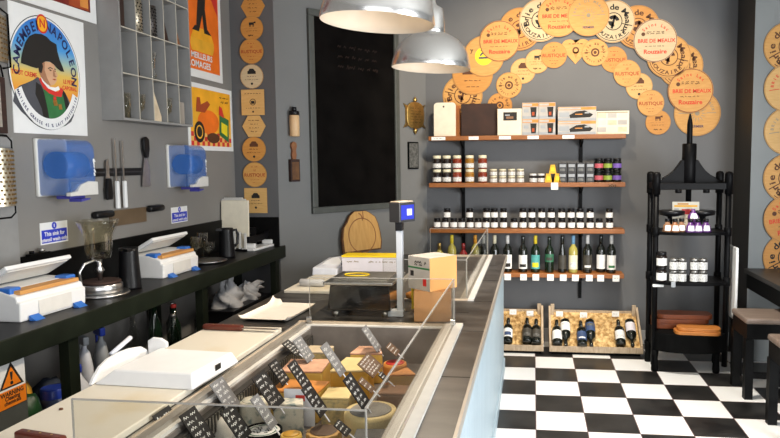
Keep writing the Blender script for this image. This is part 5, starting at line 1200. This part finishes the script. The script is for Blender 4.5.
for c, px in enumerate((530.2, 546.7)):
    for r in range(2): pic_box(px, r, .138, .135, True, ('upper' if r else 'lower') + ' mug-pictured box ' + ('next to the cream photo box' if c == 0 else 'next to the long pictured boxes'))
for r in range(2): pic_box(576, r, .315, .115, False, ('upper' if r else 'lower') + ' of two long boxes pictured with a black appliance')
t = thing('flat_box', 'pale yellowish box at the end of the top shelf', 'box', (at(611, 5.84), 5.84, z))
b = MB(); b.box(-.138, .138, -.03, .05, 0, .195, 'cream_paper', b=.002); b.build('box', t)
b = MB(); Xf = T(0, -.0306, 0) @ RX(PI / 2)
for r in range(3):
    for c in range(3): b.rect(-.125 + .085 * c, -.05 + .085 * c, .02 + .058 * r, .06 + .058 * r, 0, ['carton_print', 'foil_cream', 'rind_cream'][(r + c) % 3], Xf)
b.rect(-.125, .125, .178, .186, 0, 'ink_grey', Xf); b.build('print', t)
# --- jars
JP = {}
def jar(kind, r, h, content, lid_m, label_m, X, lab, cat, group, frac=(.18, .62)):
    key = kind
    if key in JP: return dup(JP[key], X, lab, group)
    t = thing('jar', lab, cat, X, group); JP[key] = t
    b = MB(); b.lathe([(0, 0), (r * .94, 0), (r, h * .04), (r, h * .70), (r * .86, h * .78), (0, h * .78)], content, 20); b.build('glass', t)
    b = MB(); b.lathe([(r * .88, h * .781), (r * .9, h * .79), (r * .9, h * .97), (r * .84, h), (0, h)], lid_m, 20); b.build('lid', t)
    b = MB(); b.lathe([(r * 1.012, h * frac[0]), (r * 1.012, h * frac[1])], label_m, 14, RZ(-PI / 2 - 1.25), True, a0=0, a1=2.5); b.build('label', t)
    return t
z = zs[1] + .0005
G2 = 'jars on the second shelf'
conts = ['dark_jam', 'dark_jam', 'red_jam', 'amber_jam', 'red_jam']
for i, px in enumerate((437.3, 447, 457.3, 469.8, 482.7)):
    for r in range(2):
        jar('big' + conts[i], .040, .118, conts[i], 'foil_cream', 'label_scribble', T(at(px), 5.80, z + r * .1185), ('upper' if r else 'lower') + ' large white-lidded jar, ' + ORD[i] + ' column from the chalkboard end of the second shelf', 'jar', G2, (.10, .42))
for i, px in enumerate((493.5, 502.6, 511.5, 520.3)):
    for r in range(2):
        jar('small', .034, .058, 'dark_jam' if 0 else 'beige_jam', 'foil_cream', 'label_scribble', T(at(px), 5.80, z + r * .0585), ('upper' if r else 'lower') + ' small squat jar, ' + ORD[i] + ' column after the large jars', 'jar', 'small squat jars on the second shelf', (.08, .6))
for i, px in enumerate((533, 541)):
    jar('mini', .033, .075, 'dark_jam', 'foil_white', 'label_scribble', T(at(px), 5.80, z), ['single dark jar with white lid next to the small squat jars', 'single dark jar with white lid next to the yellow boxes'][i], 'jar', 'single dark jars on the second shelf', (.05, .5))
def wedge_box(x, zz, m_, lab, up=1):
    b = MB(); b.prism([(-.031, 0), (.031, 0), (.018, .075), (-.018, .075)] if up else [(-.022, 0), (.022, 0), (.036, .075), (-.036, .075)], -.035, .035, m_, RX(PI / 2)); b.rect(-.014, .014, .02, .05, .0356, 'sticker_yellow', RX(PI / 2)); tag(b.build('yellow_box', None, T(x, 5.80, zz)), lab, 'box', 'small yellow boxes on the second shelf')
wedge_box(at(548.2), z, 'yellow_box', 'lower yellow box nearer the single dark jars'); wedge_box(at(557.2), z, 'yellow_box', 'lower yellow box nearer the dark grey boxes'); wedge_box(at(552.5), z + .0755, 'yellow_box', 'upper yellow box balanced on the other two', 1)
proto = None
for i, px in enumerate((562.3, 571.3, 580.4, 589.5)):
    for r in range(2):
        lab = ('upper' if r else 'lower') + ' small dark grey box, ' + ORD[i] + ' column after the yellow boxes'
        X = T(at(px), 5.80, z + r * .083)
        if proto is None:
            proto = thing('dark_box', lab, 'box', X, 'small dark grey boxes on the second shelf')
            b = MB(); b.box(-.034, .034, -.035, .05, 0, .0825, 'dark_grey_plastic', b=.002); b.build('box', proto)
            b = MB(); Xf = T(0, -.0356, 0) @ RX(PI / 2); b.rect(-.026, .026, .046, .07, 0, 'grey_plastic', Xf); b.rect(-.02, .02, .012, .034, 0, 'plaque_dark', Xf); b.build('print', proto)
        else: dup(proto, X, lab)
for i, (px, lm, cn) in enumerate(((598.3, 'pink_label', 'pink'), (607.3, 'lime_label', 'lime green'), (616.5, 'purple_label', 'purple'))):
    for r in range(2): jar('col' + lm, .038, .100, 'bottle_black', 'black_plastic', lm, T(at(px), 5.80, z + r * .1005), ('upper' if r else 'lower') + ' black jar with a ' + cn + ' label at the end of the second shelf', 'jar', 'black jars with coloured labels', (.20, .56))
b = MB(); b.box(-.03, .03, 0, .012, -.03, -.002, 'clear_glass'); tag(b.build('label_clip', None, T(onY(612, 200, SF).x, SF - .014, zs[1] - .014)), 'small clear plastic clip under the end of the second shelf', 'clip')
# third shelf jars: two rows
z = zs[2] + .0005
low = [437, 445, 453.6, 461.5, 470, 478, 486, 494.2, 503.5, 514, 523, 532.2, 542, 551.7, 562, 571.5, 580.5, 590.3, 599.5, 609.7]
upr = [447, 469.5, 486.6, 494.3, 503.4, 522.8, 531.8, 541.6, 551.2, 561.6, 571, 580, 590.2, 609.3]
def ordw(i): return ORD[i] if i < len(ORD) else ['twentieth'][i - len(ORD)]
for i, px in enumerate(low):
    jar('spice', .0315, .086, 'dark_jam', 'black_plastic', 'label_white', T(at(px), 5.80, z), ordw(i) + ' jar from the chalkboard end, lower row of white-labelled jars on the third shelf', 'jar', 'white-labelled jars on the third shelf', (.10, .60))
xs_low = [at(p) for p in low]
for i, px in enumerate(upr):
    x = at(px); pass
    jar('spice', .0315, .086, 'dark_jam', 'black_plastic', 'label_white', T(x, 5.80, z + .0865), ordw(i) + ' jar from the chalkboard end, upper row of white-labelled jars on the third shelf', 'jar', 'white-labelled jars on the third shelf', (.10, .60))
# --- wine bottles
def wine(X, lab, glass_m, cap_m, lab_m, h=.305, r=.038, lz=(.08, .42), band=None, group='wine bottles on the lowest shelf', slim=False):
    t = thing('wine_bottle', lab, 'wine bottle', X, group)
    b = MB()
    if slim: b.lathe([(0, 0), (r * .9, 0), (r * .95, .01), (r * .9, h * .4), (r * .5, h * .66), (.014, h * .80), (.0135, h * .84), (0, h * .84)], glass_m, 20)
    else: b.lathe([(0, 0), (r * .94, 0), (r, .008), (r, h * .58), (r * .86, h * .66), (.017, h * .74), (.0145, h * .80), (.0145, h * .84), (0, h * .84)], glass_m, 20)
    b.build('glass', t)
    b = MB(); b.lathe([(.0158, h * .76), (.0158, h * .985), (.013, h), (0, h)], cap_m, 16); b.build('capsule', t)
    if lab_m:
        b = MB(); b.lathe([(r * 1.012, h * lz[0]), (r * 1.012, h * lz[1])], lab_m, 14, RZ(-PI / 2 - 1.2), True, a0=0, a1=2.4)
        if band: b.lathe([(r * 1.02, h * (lz[0] + .05)), (r * 1.02, h * (lz[0] + .05 + band[1]))], band[0], 10, RZ(-PI / 2 - .7), True, a0=0, a1=1.4)
        b.build('label', t)
    return t
z = zs[3] + .0005
WD = [('bottle_yellow', 'brass', None, .24, 'short amber bottle at the chalkboard end of the lowest shelf, behind the glass', None),
      ('bottle_yellow', 'foil_yellow', None, .31, 'yellow bottle with a yellow capsule behind the counter glass', None),
      ('bottle_red', 'bottle_red', 'foil_white', .24, 'short red bottle behind the counter glass', None),
      ('bottle_yellow', 'foil_orange', None, .31, 'bottle with an orange capsule behind the counter glass edge', None),
      ('bottle_black', 'foil_white', None, .31, 'dark bottle with a white capsule behind the counter glass edge', None),
      ('bottle_black', 'foil_cream', None, .31, 'dark bottle with a cream capsule rising behind the counter end', None),
      ('bottle_black', 'foil_white', 'label_white', .31, 'dark bottle with white label and white capsule just past the counter end', ('ink_black', .1)),
      ('bottle_black', 'bottle_black', 'foil_white', .305, 'black bottle with a tall cream label and dark capsule', ('ink_black', .08)),
      ('bottle_green', 'foil_yellow', 'teal_label', .31, 'bottle with a yellow capsule and a teal label', ('sticker_yellow', .12)),
      ('bottle_green', 'bottle_green', 'label_green', .30, 'dark green bottle with a round green label and a white strip', ('label_dark', .08)),
      ('bottle_black', 'bottle_black', 'label_dark', .31, 'slim plain dark bottle between green-label and yellow bottles', None),
      ('bottle_yellow', 'foil_blue', 'foil_cream', .31, 'clear yellow wine bottle with a pale blue capsule', ('label_scribble', .14)),
      ('bottle_black', 'foil_white', 'label_dark', .315, 'dark bottle with a black label and a white capsule', ('foil_white', .06)),
      ('bottle_black', 'bottle_black', 'label_white', .31, 'black bottle with a wide white label and dark capsule', None),
      ('bottle_black', 'foil_white', 'foil_white', .315, 'last bottle by the shelf end with pale label and white capsule', ('green_print', .06))]
for i, (g, c, l_, h, lab, band) in enumerate(WD):
    wine(T(at(WB[i], 5.80), 5.80 + (.045 if i == 13 else 0), z), lab, g, c, l_, h * 1.03, .0395 if i != 10 else .036, (.10, .48) if i != 9 else (.30, .52), band, slim=(i == 10))
    if i == 9: pass

# ================================================================== CRATES OF WINE IN STRAW
def crate(x0, x1, lab, nm):
    yf, yb = 5.525, 5.88; hf, hb = .075, .315
    t = thing('wine_crate', lab, 'crate', ((x0 + x1) / 2, 5.7, 0), 'slanted wooden wine crates on the floor')
    b = MB(); b.box(x0, x1, yf, yf + .018, .025, hf, 'crate_wood'); b.build('front_board', t, world=True, bevel=.003)
    b = MB(); b.box(x0 + .02, x1 - .02, yb - .015, yb, .0, hb - .01, 'crate_wood'); b.build('back_board', t, world=True)
    for xa in (x0, x1 - .018):
        b = MB(); b.prism([(yf + .0185, .02), (yb + .005, .02), (yb + .005, hb + .02), (yb - .03, hb + .03), (yf + .0185, hf + .015)], xa, xa + .018, 'crate_wood', Matrix(((0, 0, 1, 0), (1, 0, 0, 0), (0, 1, 0, 0), (0, 0, 0, 1)))); b.build('side_board', t, world=True)
    for xa in (x0 + .018, x1 - .05):
        b = MB(); b.box(xa, xa + .032, yb - .04, yb - .0155, .02, hb + .045, 'crate_wood', b=.003); b.build('corner_post', t, world=True)
    b = MB(); b.box(x0 + .02, x1 - .02, yf + .03, yb - .03, .0, .02, 'black_matt'); b.build('base', t, world=True)
    # straw
    s = MB(); rnd = random.Random(nm); xa, xb, ya, yb2 = x0 + .0185, x1 - .0185, yf + .019, yb - .016
    def fn(u, v):
        x = xa + (xb - xa) * u; y = ya + (yb2 - ya) * v; zz = hf - .02 + (hb - .03 - hf + .02) * v
        e = 0 if u in (0, 1) or v in (0, 1) else .010
        return (x, y, zz + e * (rnd.random() - .5) * 2)
    s.grid(40, 26, fn, 'straw', False)
    for k in range(420):
        u, v = rnd.random(), rnd.random(); p = Vector((xa + .02 + (xb - xa - .04) * u, ya + .02 + (yb2 - ya - .04) * v, hf - .014 + (hb - .03 - hf + .02) * v))
        a = rnd.uniform(0, PI); l = rnd.uniform(.015, .035); d = Vector((math.cos(a) * l, math.sin(a) * l * .8, math.sin(a) * l * .55)); n_ = Vector((0, -.5, .8)) * .004
        w = Vector((-d.y, d.x, 0)).normalized() * .0012
        s.add([p - d - w, p + d - w + n_, p + d + w + n_, p - d + w], [(0, 1, 2, 3)], 'straw')
    o = s.build('straw', None, T((x0 + x1) / 2, 5.7, .1), world=True); tag(o, 'loose golden straw filling the ' + ('crate beside the counter' if nm == 1 else 'crate beside the cheese press'), 'straw', None, 'stuff')
    return math.atan2(hb - .03 - hf + .02, yb2 - ya), (ya, hf - .02)
fa = onZ(549, 354, 0).x; fb = onZ(642, 355, 0).x; fc = onZ(545, 354, 0).x
A_, (ya_, za_) = crate(-.33, fc - .012, 'slanted wooden crate of wine in straw next to the counter end', 1)
A_, (ya_, za_) = crate(fa + .002, fb, 'slanted wooden crate of wine in straw next to the cheese press', 2)
def lying(px, py, inverted, lab, gm, lm, band=None, cm='bottle_black'):
    # bottle lies on the slanted straw, neck up the slope (or down when inverted)
    d = ray(px, py); nrm = Vector((0, -math.sin(A_), math.cos(A_))); o = Vector((0, ya_, za_ + .040))
    t_ = (o - CAM).dot(nrm) / d.dot(nrm); p = CAM + d * t_
    up = Vector((0, math.cos(A_), math.sin(A_))); up = -up if inverted else up
    ex = Vector((1, 0, 0)) if not inverted else Vector((-1, 0, 0)); ey = up.cross(ex)
    X = Matrix(((ex.x, ey.x, up.x, p.x), (ex.y, ey.y, up.y, p.y), (ex.z, ey.z, up.z, p.z), (0, 0, 0, 1))) @ T(0, 0, -.125)
    return wine(X, lab, gm, cm, lm, .265, .042, (.14, .48), band, 'wine bottles lying in the straw crates')
lying(508, 331, False, 'bottle with a white and blue label next to the counter end', 'bottle_black', 'label_white', ('label_blue', .14))
lying(527, 331, False, 'dark-labelled bottle in the middle of the crate beside the counter', 'bottle_black', 'label_dark', ('plaque_dark', .1))
lying(536.2, 332, False, 'dark-labelled bottle against the side board of the crate by the counter', 'bottle_black', 'label_dark', ('plaque_dark', .1))
lying(557, 333, False, 'white-labelled bottle neck up at the counter-side end of the larger crate', 'bottle_black', 'label_white')
lying(565.5, 332.5, True, 'white-labelled bottle neck down beside its upright twin in the larger crate', 'bottle_black', 'label_white', ('label_scribble', .1))
lying(581.5, 334, False, 'blue-labelled bottle neck up in the middle of the larger crate', 'bottle_black', 'label_blue', ('foil_white', .05))
lying(590.5, 333, True, 'blue-labelled bottle neck down in the middle of the larger crate', 'bottle_black', 'label_blue', ('plaque_dark', .1))
lying(619.5, 333, False, 'white-labelled bottle neck up near the press end of the larger crate', 'bottle_black', 'foil_white', ('label_scribble', .1))
lying(631, 333, True, 'pale-labelled bottle neck down against the press-side board of the larger crate', 'bottle_black', 'lilac_white')
for px, py, lab in ((513, 312, 'white price card on the back of the crate by the counter, nearer the counter'), (530, 313.5, 'white price card on the back of the crate by the counter, nearer the corner post'), (559.5, 314, 'white price card on the larger crate above the first bottles'), (583.5, 315, 'white price card on the larger crate above the blue-labelled bottles'), (615.5, 314, 'white price card on the larger crate nearest the press')):
    p = onY(px, py, 5.815); b = MB(); b.box(-.03, .03, 0, .0015, -.024, .024, 'label_white'); b.squiggle(-.02, .02, 0, .006, .001, .0004, 'ink_grey', RX(PI / 2)); tag(b.build('price_card', None, T(p.x, 5.815, p.z)), lab, 'price card', 'white price cards on the wine crates')
# ================================================================== CHEESE PRESS USED AS A DISPLAY STAND
YFp, YRp = 5.17, 5.42
xl, xr = onY(656.5, 185, YFp).x, onY(729, 185, YFp).x
xm = (xl + xr) / 2
t = thing('cheese_press', 'old black iron cheese press with a central spindle and half-round shelves', 'cheese press', (xm, 5.3, 0))
zb = 1.44
for x in (xl, xr):
    for y in (YFp, YRp):
        b = MB(); b.cyl(.021, .05, zb + .06, 'iron_black', 18, T(x, y, 0)); b.lathe([(.030, zb - .09), (.030, zb + .06), (.022, zb + .075), (0, zb + .08)], 'iron_black', 18, T(x, y, 0))
        for zr in (1.075, .70): b.cyl(.028, zr - .035, zr + .03, 'iron_black', 18, T(x, y, 0), .004)
        b.build('post', t, world=True)
b = MB(); w = xr - xl
bell = [(-w / 2 + .02, -.055), (w / 2 - .02, -.055), (w / 2 - .02, .012), (w / 2 - .06, .018), (.19, .034), (.15, .055), (.115, .085), (.085, .125), (.06, .165), (-.06, .165), (-.085, .125), (-.115, .085), (-.15, .055), (-.19, .034), (-w / 2 + .06, .018), (-w / 2 + .02, .012)]
b.prism(bell, -.03, .03, 'iron_black', T(xm, (YFp + YRp) / 2, zb) @ RX(PI / 2))
for y in (YFp, YRp): b.box(xl, xr, y - .018, y + .018, zb - .055, zb - .005, 'iron_black')
for x in (xl, xr): b.box(x - .018, x + .018, YFp, YRp, zb - .05, zb + .0, 'iron_black')
b.build('beam', t, world=True, bevel=.004)
b = MB(); b.cyl(.052, zb - .055, zb + .29, 'iron_black', 24, T(xm, (YFp + YRp) / 2, 0), .006)
for dx in (-.10, .10): b.cyl(.024, zb - .08, zb - .05, 'iron_black', 12, T(xm + dx, YFp, 0), .004)
b.build('sleeve', t, world=True)
b = MB(); b.lathe([(.021, 1.14), (.021, 1.87), (.017, 1.90), (.006, 1.95), (0, 1.955)], 'iron_black', 16, T(xm, (YFp + YRp) / 2, 0)); b.build('spindle', t, world=True)
n = 28
def halfround(x0, x1, yf, yr, bulge): 
    pts = [(x1, yr), (x0, yr), (x0, yf)]
    for i in range(1, n): a = PI * i / n; pts.append((xm - (x1 - x0) / 2 * math.cos(a), yf - bulge * math.sin(a)))
    pts.append((x1, yf)); return pts
for zr, nm in ((1.075, 'upper'), (.70, 'middle')):
    b = MB(); b.prism(halfround(xl - .0, xr + .0, YFp, YRp, .10), zr - .024, zr, 'iron_black'); b.build('half_round_shelf', t, world=True, bevel=.004)
b = MB(); b.prism(halfround(xl, xr, YFp, YRp, .12), .17, .31, 'black_matt'); b.build('bottom_shelf', t, world=True, bevel=.004)
for x, y in ((xl + .01, YFp), (xr - .06, YFp - .0), (xl, YRp), (xr, YRp)):
    b = MB(); b.lathe([(.024, 0), (.028, .02), (.022, .10), (.03, .169), (0, .1695)], 'black_matt', 16, T(x, y, 0)); b.build('foot', t, world=True)
b = MB(); b.box(xl - .02, xl + .06, YFp - .03, YFp - .024, .655, .675, 'label_white'); b.build('label_strip', t, world=True)
def atp(px, py, Y): return onY(px, py, Y)
# card sign, pots
zu = 1.0755
p = atp(684.5, 205, 5.30)
t = thing('card_sign', 'small printed card with a red patch standing on the upper press shelf', 'sign', (p.x, 5.245, zu))
b = MB(); b.box(-.098, .098, 0, .003, 0.0, .215, 'cream_paper', RX(-.06)); Xf = RX(-.06) @ T(0, -.0006, 0) @ RX(PI / 2)
b.rect(-.03, .06, .12, .16, 0, 'red_print', Xf); b.rect(-.085, .085, .175, .19, 0, 'yellow_print', Xf); b.rect(-.06, .02, .192, .205, .0002, 'kraft', Xf); b.rect(-.085, -.05, .1, .165, 0, 'carton_print', Xf)
for k in range(2): b.squiggle(-.07, .07, .09 - .03 * k, .008, .0018, 0, 'ink_grey', Xf)
b.build('card', t)
# jam pots with cloth skirts: dark lids, pale purple skirts
pots = [(667.5, 5.12, 'rind_brown'), (675, 5.10, 'wood_brown'), (681.5, 5.13, 'rind_brown'), (690.5, 5.09, 'purple_foil'), (698, 5.09, 'purple_foil'), (706, 5.11, 'purple_foil')]
for i, (px, y, m_) in enumerate(pots):
    x = onY(px, 225, y).x
    t = thing('preserve_pot', ORD[i] + ' preserve pot counted from the crates on the upper press shelf, with a white label', 'jar', (x, y, zu), 'preserve pots on the upper press shelf')
    b = MB(); b.lathe([(0, 0), (.034, 0), (.037, .008), (.028, .052), (.018, .060), (.016, .075), (0, .075)], m_, 18); b.build('pot', t)
    b = MB(); b.lathe([(.0366, .012), (.0290, .050)], 'label_white', 10, RZ(-PI / 2 - .7), True, a0=0, a1=1.4); b.build('label', t)
    b = MB(); b.cyl(.019, .0752, .098, 'black_plastic', 12, None, .003); b.build('stopper', t)
t = thing('preserve_pot', 'purple pot with white label raised on a stand behind the front preserve pots', 'jar', (atp(692, 212, 5.23).x, 5.19, zu), 'preserve pots on the upper press shelf')
b = MB(); b.lathe([(0, 0), (.034, 0), (.040, .09), (.040, .11), (.024, .135), (.014, .145), (.014, .165), (0, .165)], 'purple_foil', 18); b.build('pot', t)
b = MB(); b.lathe([(.0412, .095), (.0412, .108), (.026, .132)], 'label_white', 10, RZ(-PI / 2 - .7), True, a0=0, a1=1.4); b.build('label', t)
for px, lab in ((672, 'flat black dish behind the pots at the crate side of the upper press shelf'), (702, 'flat black dish behind the pots at the stool side of the upper press shelf')):
    x = onY(px, 214, 5.27).x
    b = MB(); b.lathe([(0, 0), (.05, 0), (.03, .02), (.03, .100), (.095, .115), (.10, .140), (.095, .148), (.085, .150), (0, .15)], 'black_plastic', 24); tag(b.build('footed_dish', None, T(x, 5.285, zu)), lab, 'dish', 'footed black dishes on the press')
# middle shelf jars
zm = .7005
for i, px in enumerate((661.5,)):
    for r in range(2):
        jar('dk', .040, .11, 'dark_jam', 'black_plastic', 'label_white', T(onY(px, 260, 5.14).x, 5.14, zm + r * .1105), ('upper' if r else 'lower') + ' dark jar at the crate side of the middle press shelf', 'jar', 'dark jars on the middle press shelf', (.1, .6))
for i, px in enumerate((673.8, 682, 694.5, 703)):
    for r in range(2):
        jar('pl', .034, .088, 'dark_jam', 'steel_dull', 'label_scribble', T(onY(px, 260, 5.12).x, 5.12, zm + r * .0885), ('upper' if r else 'lower') + ' pale labelled jar, ' + ORD[i] + ' column after the dark jars on the middle press shelf', 'jar', 'pale jars on the middle press shelf', (.08, .72))
p = atp(676, 281, 5.07); b = MB(); b.box(-.016, .016, 0, .010, -.02, .02, 'grey_plastic', b=.003); tag(b.build('shelf_clip', None, T(p.x - .02, YFp - .1115, .688)), 'small pale clip on the front edge of the middle press shelf', 'clip')
# wooden boards on bottom shelf
zz = .3105
W_ = [(-.05, 5.325, .40, .17, .040, 'wood_mid', 'lowest of three red-brown boards at the back of the bottom press shelf', .0, 0),
      (-.04, 5.325, .42, .18, .036, 'wood_mid', 'middle red-brown board of the back stack on the press', .02, .0405),
      (-.01, 5.325, .41, .17, .034, 'wood_mid', 'topmost red-brown board of the back stack on the press', -.02, .077),
      (.045, 5.125, .33, .15, .026, 'wood_orange', 'lower orange wooden board in front on the bottom press shelf', -.05, 0),
      (.055, 5.13, .31, .14, .024, 'wood_orange', 'upper orange wooden board in front on the bottom press shelf', -.10, .0265)]
for dx, y, w, d_, h, m_, lab, rt, dz in W_:
    b = MB(); n = 8; r_ = .05
    pts = []
    for cx_, cy_, a0 in ((w / 2 - r_, d_ / 2 - r_, 0), (-w / 2 + r_, d_ / 2 - r_, PI / 2), (-w / 2 + r_, -d_ / 2 + r_, PI), (w / 2 - r_, -d_ / 2 + r_, 1.5 * PI)):
        pts += [(cx_ + r_ * math.cos(a0 + PI / 2 * k / n), cy_ + r_ * math.sin(a0 + PI / 2 * k / n)) for k in range(n + 1)]
    b.prism(pts, 0, h, m_)
    tag(b.build('wooden_board', None, T(xm + dx, y, zz + dz) @ RZ(rt), bevel=.004), lab, 'board', 'wooden boards stacked on the press')
# ================================================================== RIGHT SIDE: STOOLS AND TABLE
t = thing('table', 'dark table with a grey-black top against the light wall', 'table', (2.2, 4.6, 0))
b = MB(); b.box(1.655, 2.75, 3.2, PY_ - .002, .715, .75, 'table_dark'); b.build('table_top', t, world=True, bevel=.004)
b = MB(); b.box(1.67, 1.69, 3.25, PY_ - .03, .60, .7145, 'black_paint'); b.box(2.70, 2.72, 3.25, PY_ - .03, .60, .7145, 'black_paint'); b.build('apron', t, world=True)
for x in (1.95, 2.66):
    for y in (3.3, PY_ - .1): b = MB(); b.box(x, x + .05, y, y + .05, 0, .7145, 'black_paint'); b.build('leg', t, world=True)
def stool(X, lab):
    t = thing('stool', lab, 'stool', X, 'stools at the dark table')
    b = MB(); b.box(0, .36, 0, .34, .513, .553, 'seat_brown', b=.014); b.build('seat', t)
    b = MB()
    for q in ((.01, .35, .01, .03), (.01, .35, .31, .33), (.01, .03, .03, .31), (.33, .35, .03, .31)): b.box(*q, .41, .5125, 'black_paint')
    b.build('apron', t)
    for sx in (.03, .33):
        for sy in (.03, .31): b = MB(); b.box(sx - .026, sx + .026, sy - .028, sy + .026, 0, .4095, 'black_paint'); b.build('leg', t)
    b = MB(); b.box(.057, .303, .018, .042, .14, .18, 'black_paint'); b.build('stretcher', t)
stool(T(1.405, 4.585, 0), 'dark-legged stool with a pale brown seat in front of the white chair back')
stool(T(1.412, 3.868, 0), 'dark stool with a pale brown seat cut off by the edge of the photo')
t = thing('chair', 'chair with a tall white back edge-on, standing behind the stool next to the cheese press', 'chair', (1.6, 5.2, 0))
b = MB(); b.prism([(1.478, .44), (1.498, .44), (1.500, .86), (1.498, .955), (1.488, .965), (1.479, .955), (1.479, .86)], -5.31, -5.10, 'white_plastic', RX(PI / 2)); b.build('backrest', t, world=True, bevel=.006)
b = MB(); b.box(1.5005, 1.84, 5.09, 5.33, .40, .44, 'white_plastic', b=.01); b.build('seat', t, world=True)
for x in (1.52, 1.80):
    for y in (5.11, 5.29): b = MB(); b.box(x, x + .025, y, y + .025, 0, .3995, 'black_paint'); b.build('leg', t, world=True)
# ================================================================== PENDANT LAMPS
def pendant(px, py, Y, lab, tilt):
    p = onY(px, py, Y); R = .20
    t = thing('pendant_lamp', lab, 'pendant lamp', T(p.x, p.y, p.z) @ RY(tilt), 'polished pendant lamps over the counter')
    outer = [(R, 0), (R + .002, .006), (.198, .03), (.188, .075), (.166, .115), (.132, .148), (.095, .168), (.066, .178)]
    b = MB(); b.lathe(outer, 'alu', 48, caps=False); b.build('shade', t)
    inner = [(.063, .174), (.092, .164), (.128, .144), (.162, .111), (.184, .072), (.194, .03), (.197, .002), (R, 0)]
    b = MB(); b.lathe(inner, 'lamp_inner', 48, caps=False); b.build('reflector', t)
    b = MB(); b.lathe([(.064, .172), (.0665, .1785), (.064, .20), (.058, .26), (.050, .30), (.02, .315), (.012, .33), (.012, .36), (0, .36)], 'alu', 28); b.build('neck', t)
    b = MB(); b.lathe([(0, .045), (.03, .055), (.042, .085), (.034, .118), (.018, .145), (.016, .171), (0, .171)], 'bulb', 20); b.build('bulb', t)
    top = T(p.x, p.y, p.z) @ RY(tilt) @ Vector((0, 0, .36))
    b = MB(); b.tube([(top.x, top.y, top.z), (top.x, top.y, CZ - .03)], .004, 'black_matt'); b.build('cord', t, world=True)
    b = MB(); b.cyl(.045, CZ - .03, CZ - .0005, 'white_plastic', 20, T(top.x, top.y, 0), .004); b.build('ceiling_rose', t, world=True)
    L = bpy.data.lights.new('pendant_light', 'SPOT'); L.energy = LAMP_W; L.color = (1, .85, .66); L.spot_size = math.radians(140); L.spot_blend = .5; L.shadow_soft_size = .04
    lo = bpy.data.objects.new('pendant_light', L); COL.objects.link(lo); lo.location = p + Vector((0, 0, .03))
LAMP_W = 58
pendant(377.5, 23.0, 2.35, 'polished metal pendant lamp nearer the camera, cut by the top edge', math.radians(3.5))
pendant(431, 68.5, 3.43, 'polished metal pendant lamp farther along the counter', math.radians(2.5))

# ================================================================== LIGHT
def area(name, loc, target, sx, sy, e, col, spread=PI):
    L = bpy.data.lights.new(name, 'AREA'); L.shape = 'RECTANGLE'; L.size = sx; L.size_y = sy; L.energy = e; L.color = col; L.spread = spread
    o = bpy.data.objects.new(name, L); COL.objects.link(o); o.location = loc
    d = Vector(target) - Vector(loc); o.rotation_euler = d.to_track_quat('-Z', 'Y').to_euler(); return o
# shop window behind the camera, glazed door on the right
area('shop_window', (.6, YB + .05, 1.55), (.4, 3, 1.0), 3.6, 2.3, 85, (.97, .975, 1))
area('shop_door', (XR - .02, 1.2, 1.25), (-.6, 3.6, .5), 1.9, 2.2, 215, (.94, .97, 1))
# ceiling spots washing the back wall, then an added floor fill
def spot(loc, target, e, col, size=70, blend=.6, soft=.06):
    L = bpy.data.lights.new('ceiling_and_fill_spot', 'SPOT'); L.energy = e; L.color = col; L.spot_size = math.radians(size); L.spot_blend = blend; L.shadow_soft_size = soft
    o = bpy.data.objects.new('ceiling_and_fill_spot', L); COL.objects.link(o); o.location = loc
    d = Vector(target) - Vector(loc); o.rotation_euler = d.to_track_quat('-Z', 'Y').to_euler()
for x, tx in ((-.1, -.3), (.9, .5)): spot((x, 4.2, CZ - .05), (tx, 5.95, 1.9), 115, (1, .83, .62), 80)
spot((.6, 4.3, CZ - .05), (.4, 4.6, 0), 330, (1, .93, .82), 75)  # added fill aimed down to whiten the floor tiles, no known fitting
W = bpy.data.worlds.new('World'); SC.world = W; W.use_nodes = True
W.node_tree.nodes['Background'].inputs['Color'].default_value = (.95, .97, 1, 1); W.node_tree.nodes['Background'].inputs['Strength'].default_value = .25
# ================================================================== CAMERA
cam = bpy.data.cameras.new('Camera'); co = bpy.data.objects.new('Camera', cam); COL.objects.link(co)
cam.sensor_fit = 'HORIZONTAL'; cam.sensor_width = 36; cam.lens = 36 * FPX / 780; cam.shift_x = -(CPX - 390) / 780; cam.shift_y = 0; cam.clip_start = .02
B = -FW
co.matrix_world = Matrix(((RT.x, UP.x, B.x, CAM.x), (RT.y, UP.y, B.y, CAM.y), (RT.z, UP.z, B.z, CAM.z), (0, 0, 0, 1)))
SC.camera = co
SC.view_settings.view_transform = 'Standard'; SC.view_settings.look = 'None'; SC.view_settings.gamma = 1; SC.view_settings.exposure = 0; SC.view_settings.use_curve_mapping = False
SC.cycles.use_denoising = True; SC.cycles.max_bounces = 10; SC.cycles.transparent_max_bounces = 24; SC.cycles.caustics_reflective = False; SC.cycles.caustics_refractive = False
SC.cycles.sample_clamp_indirect = 6
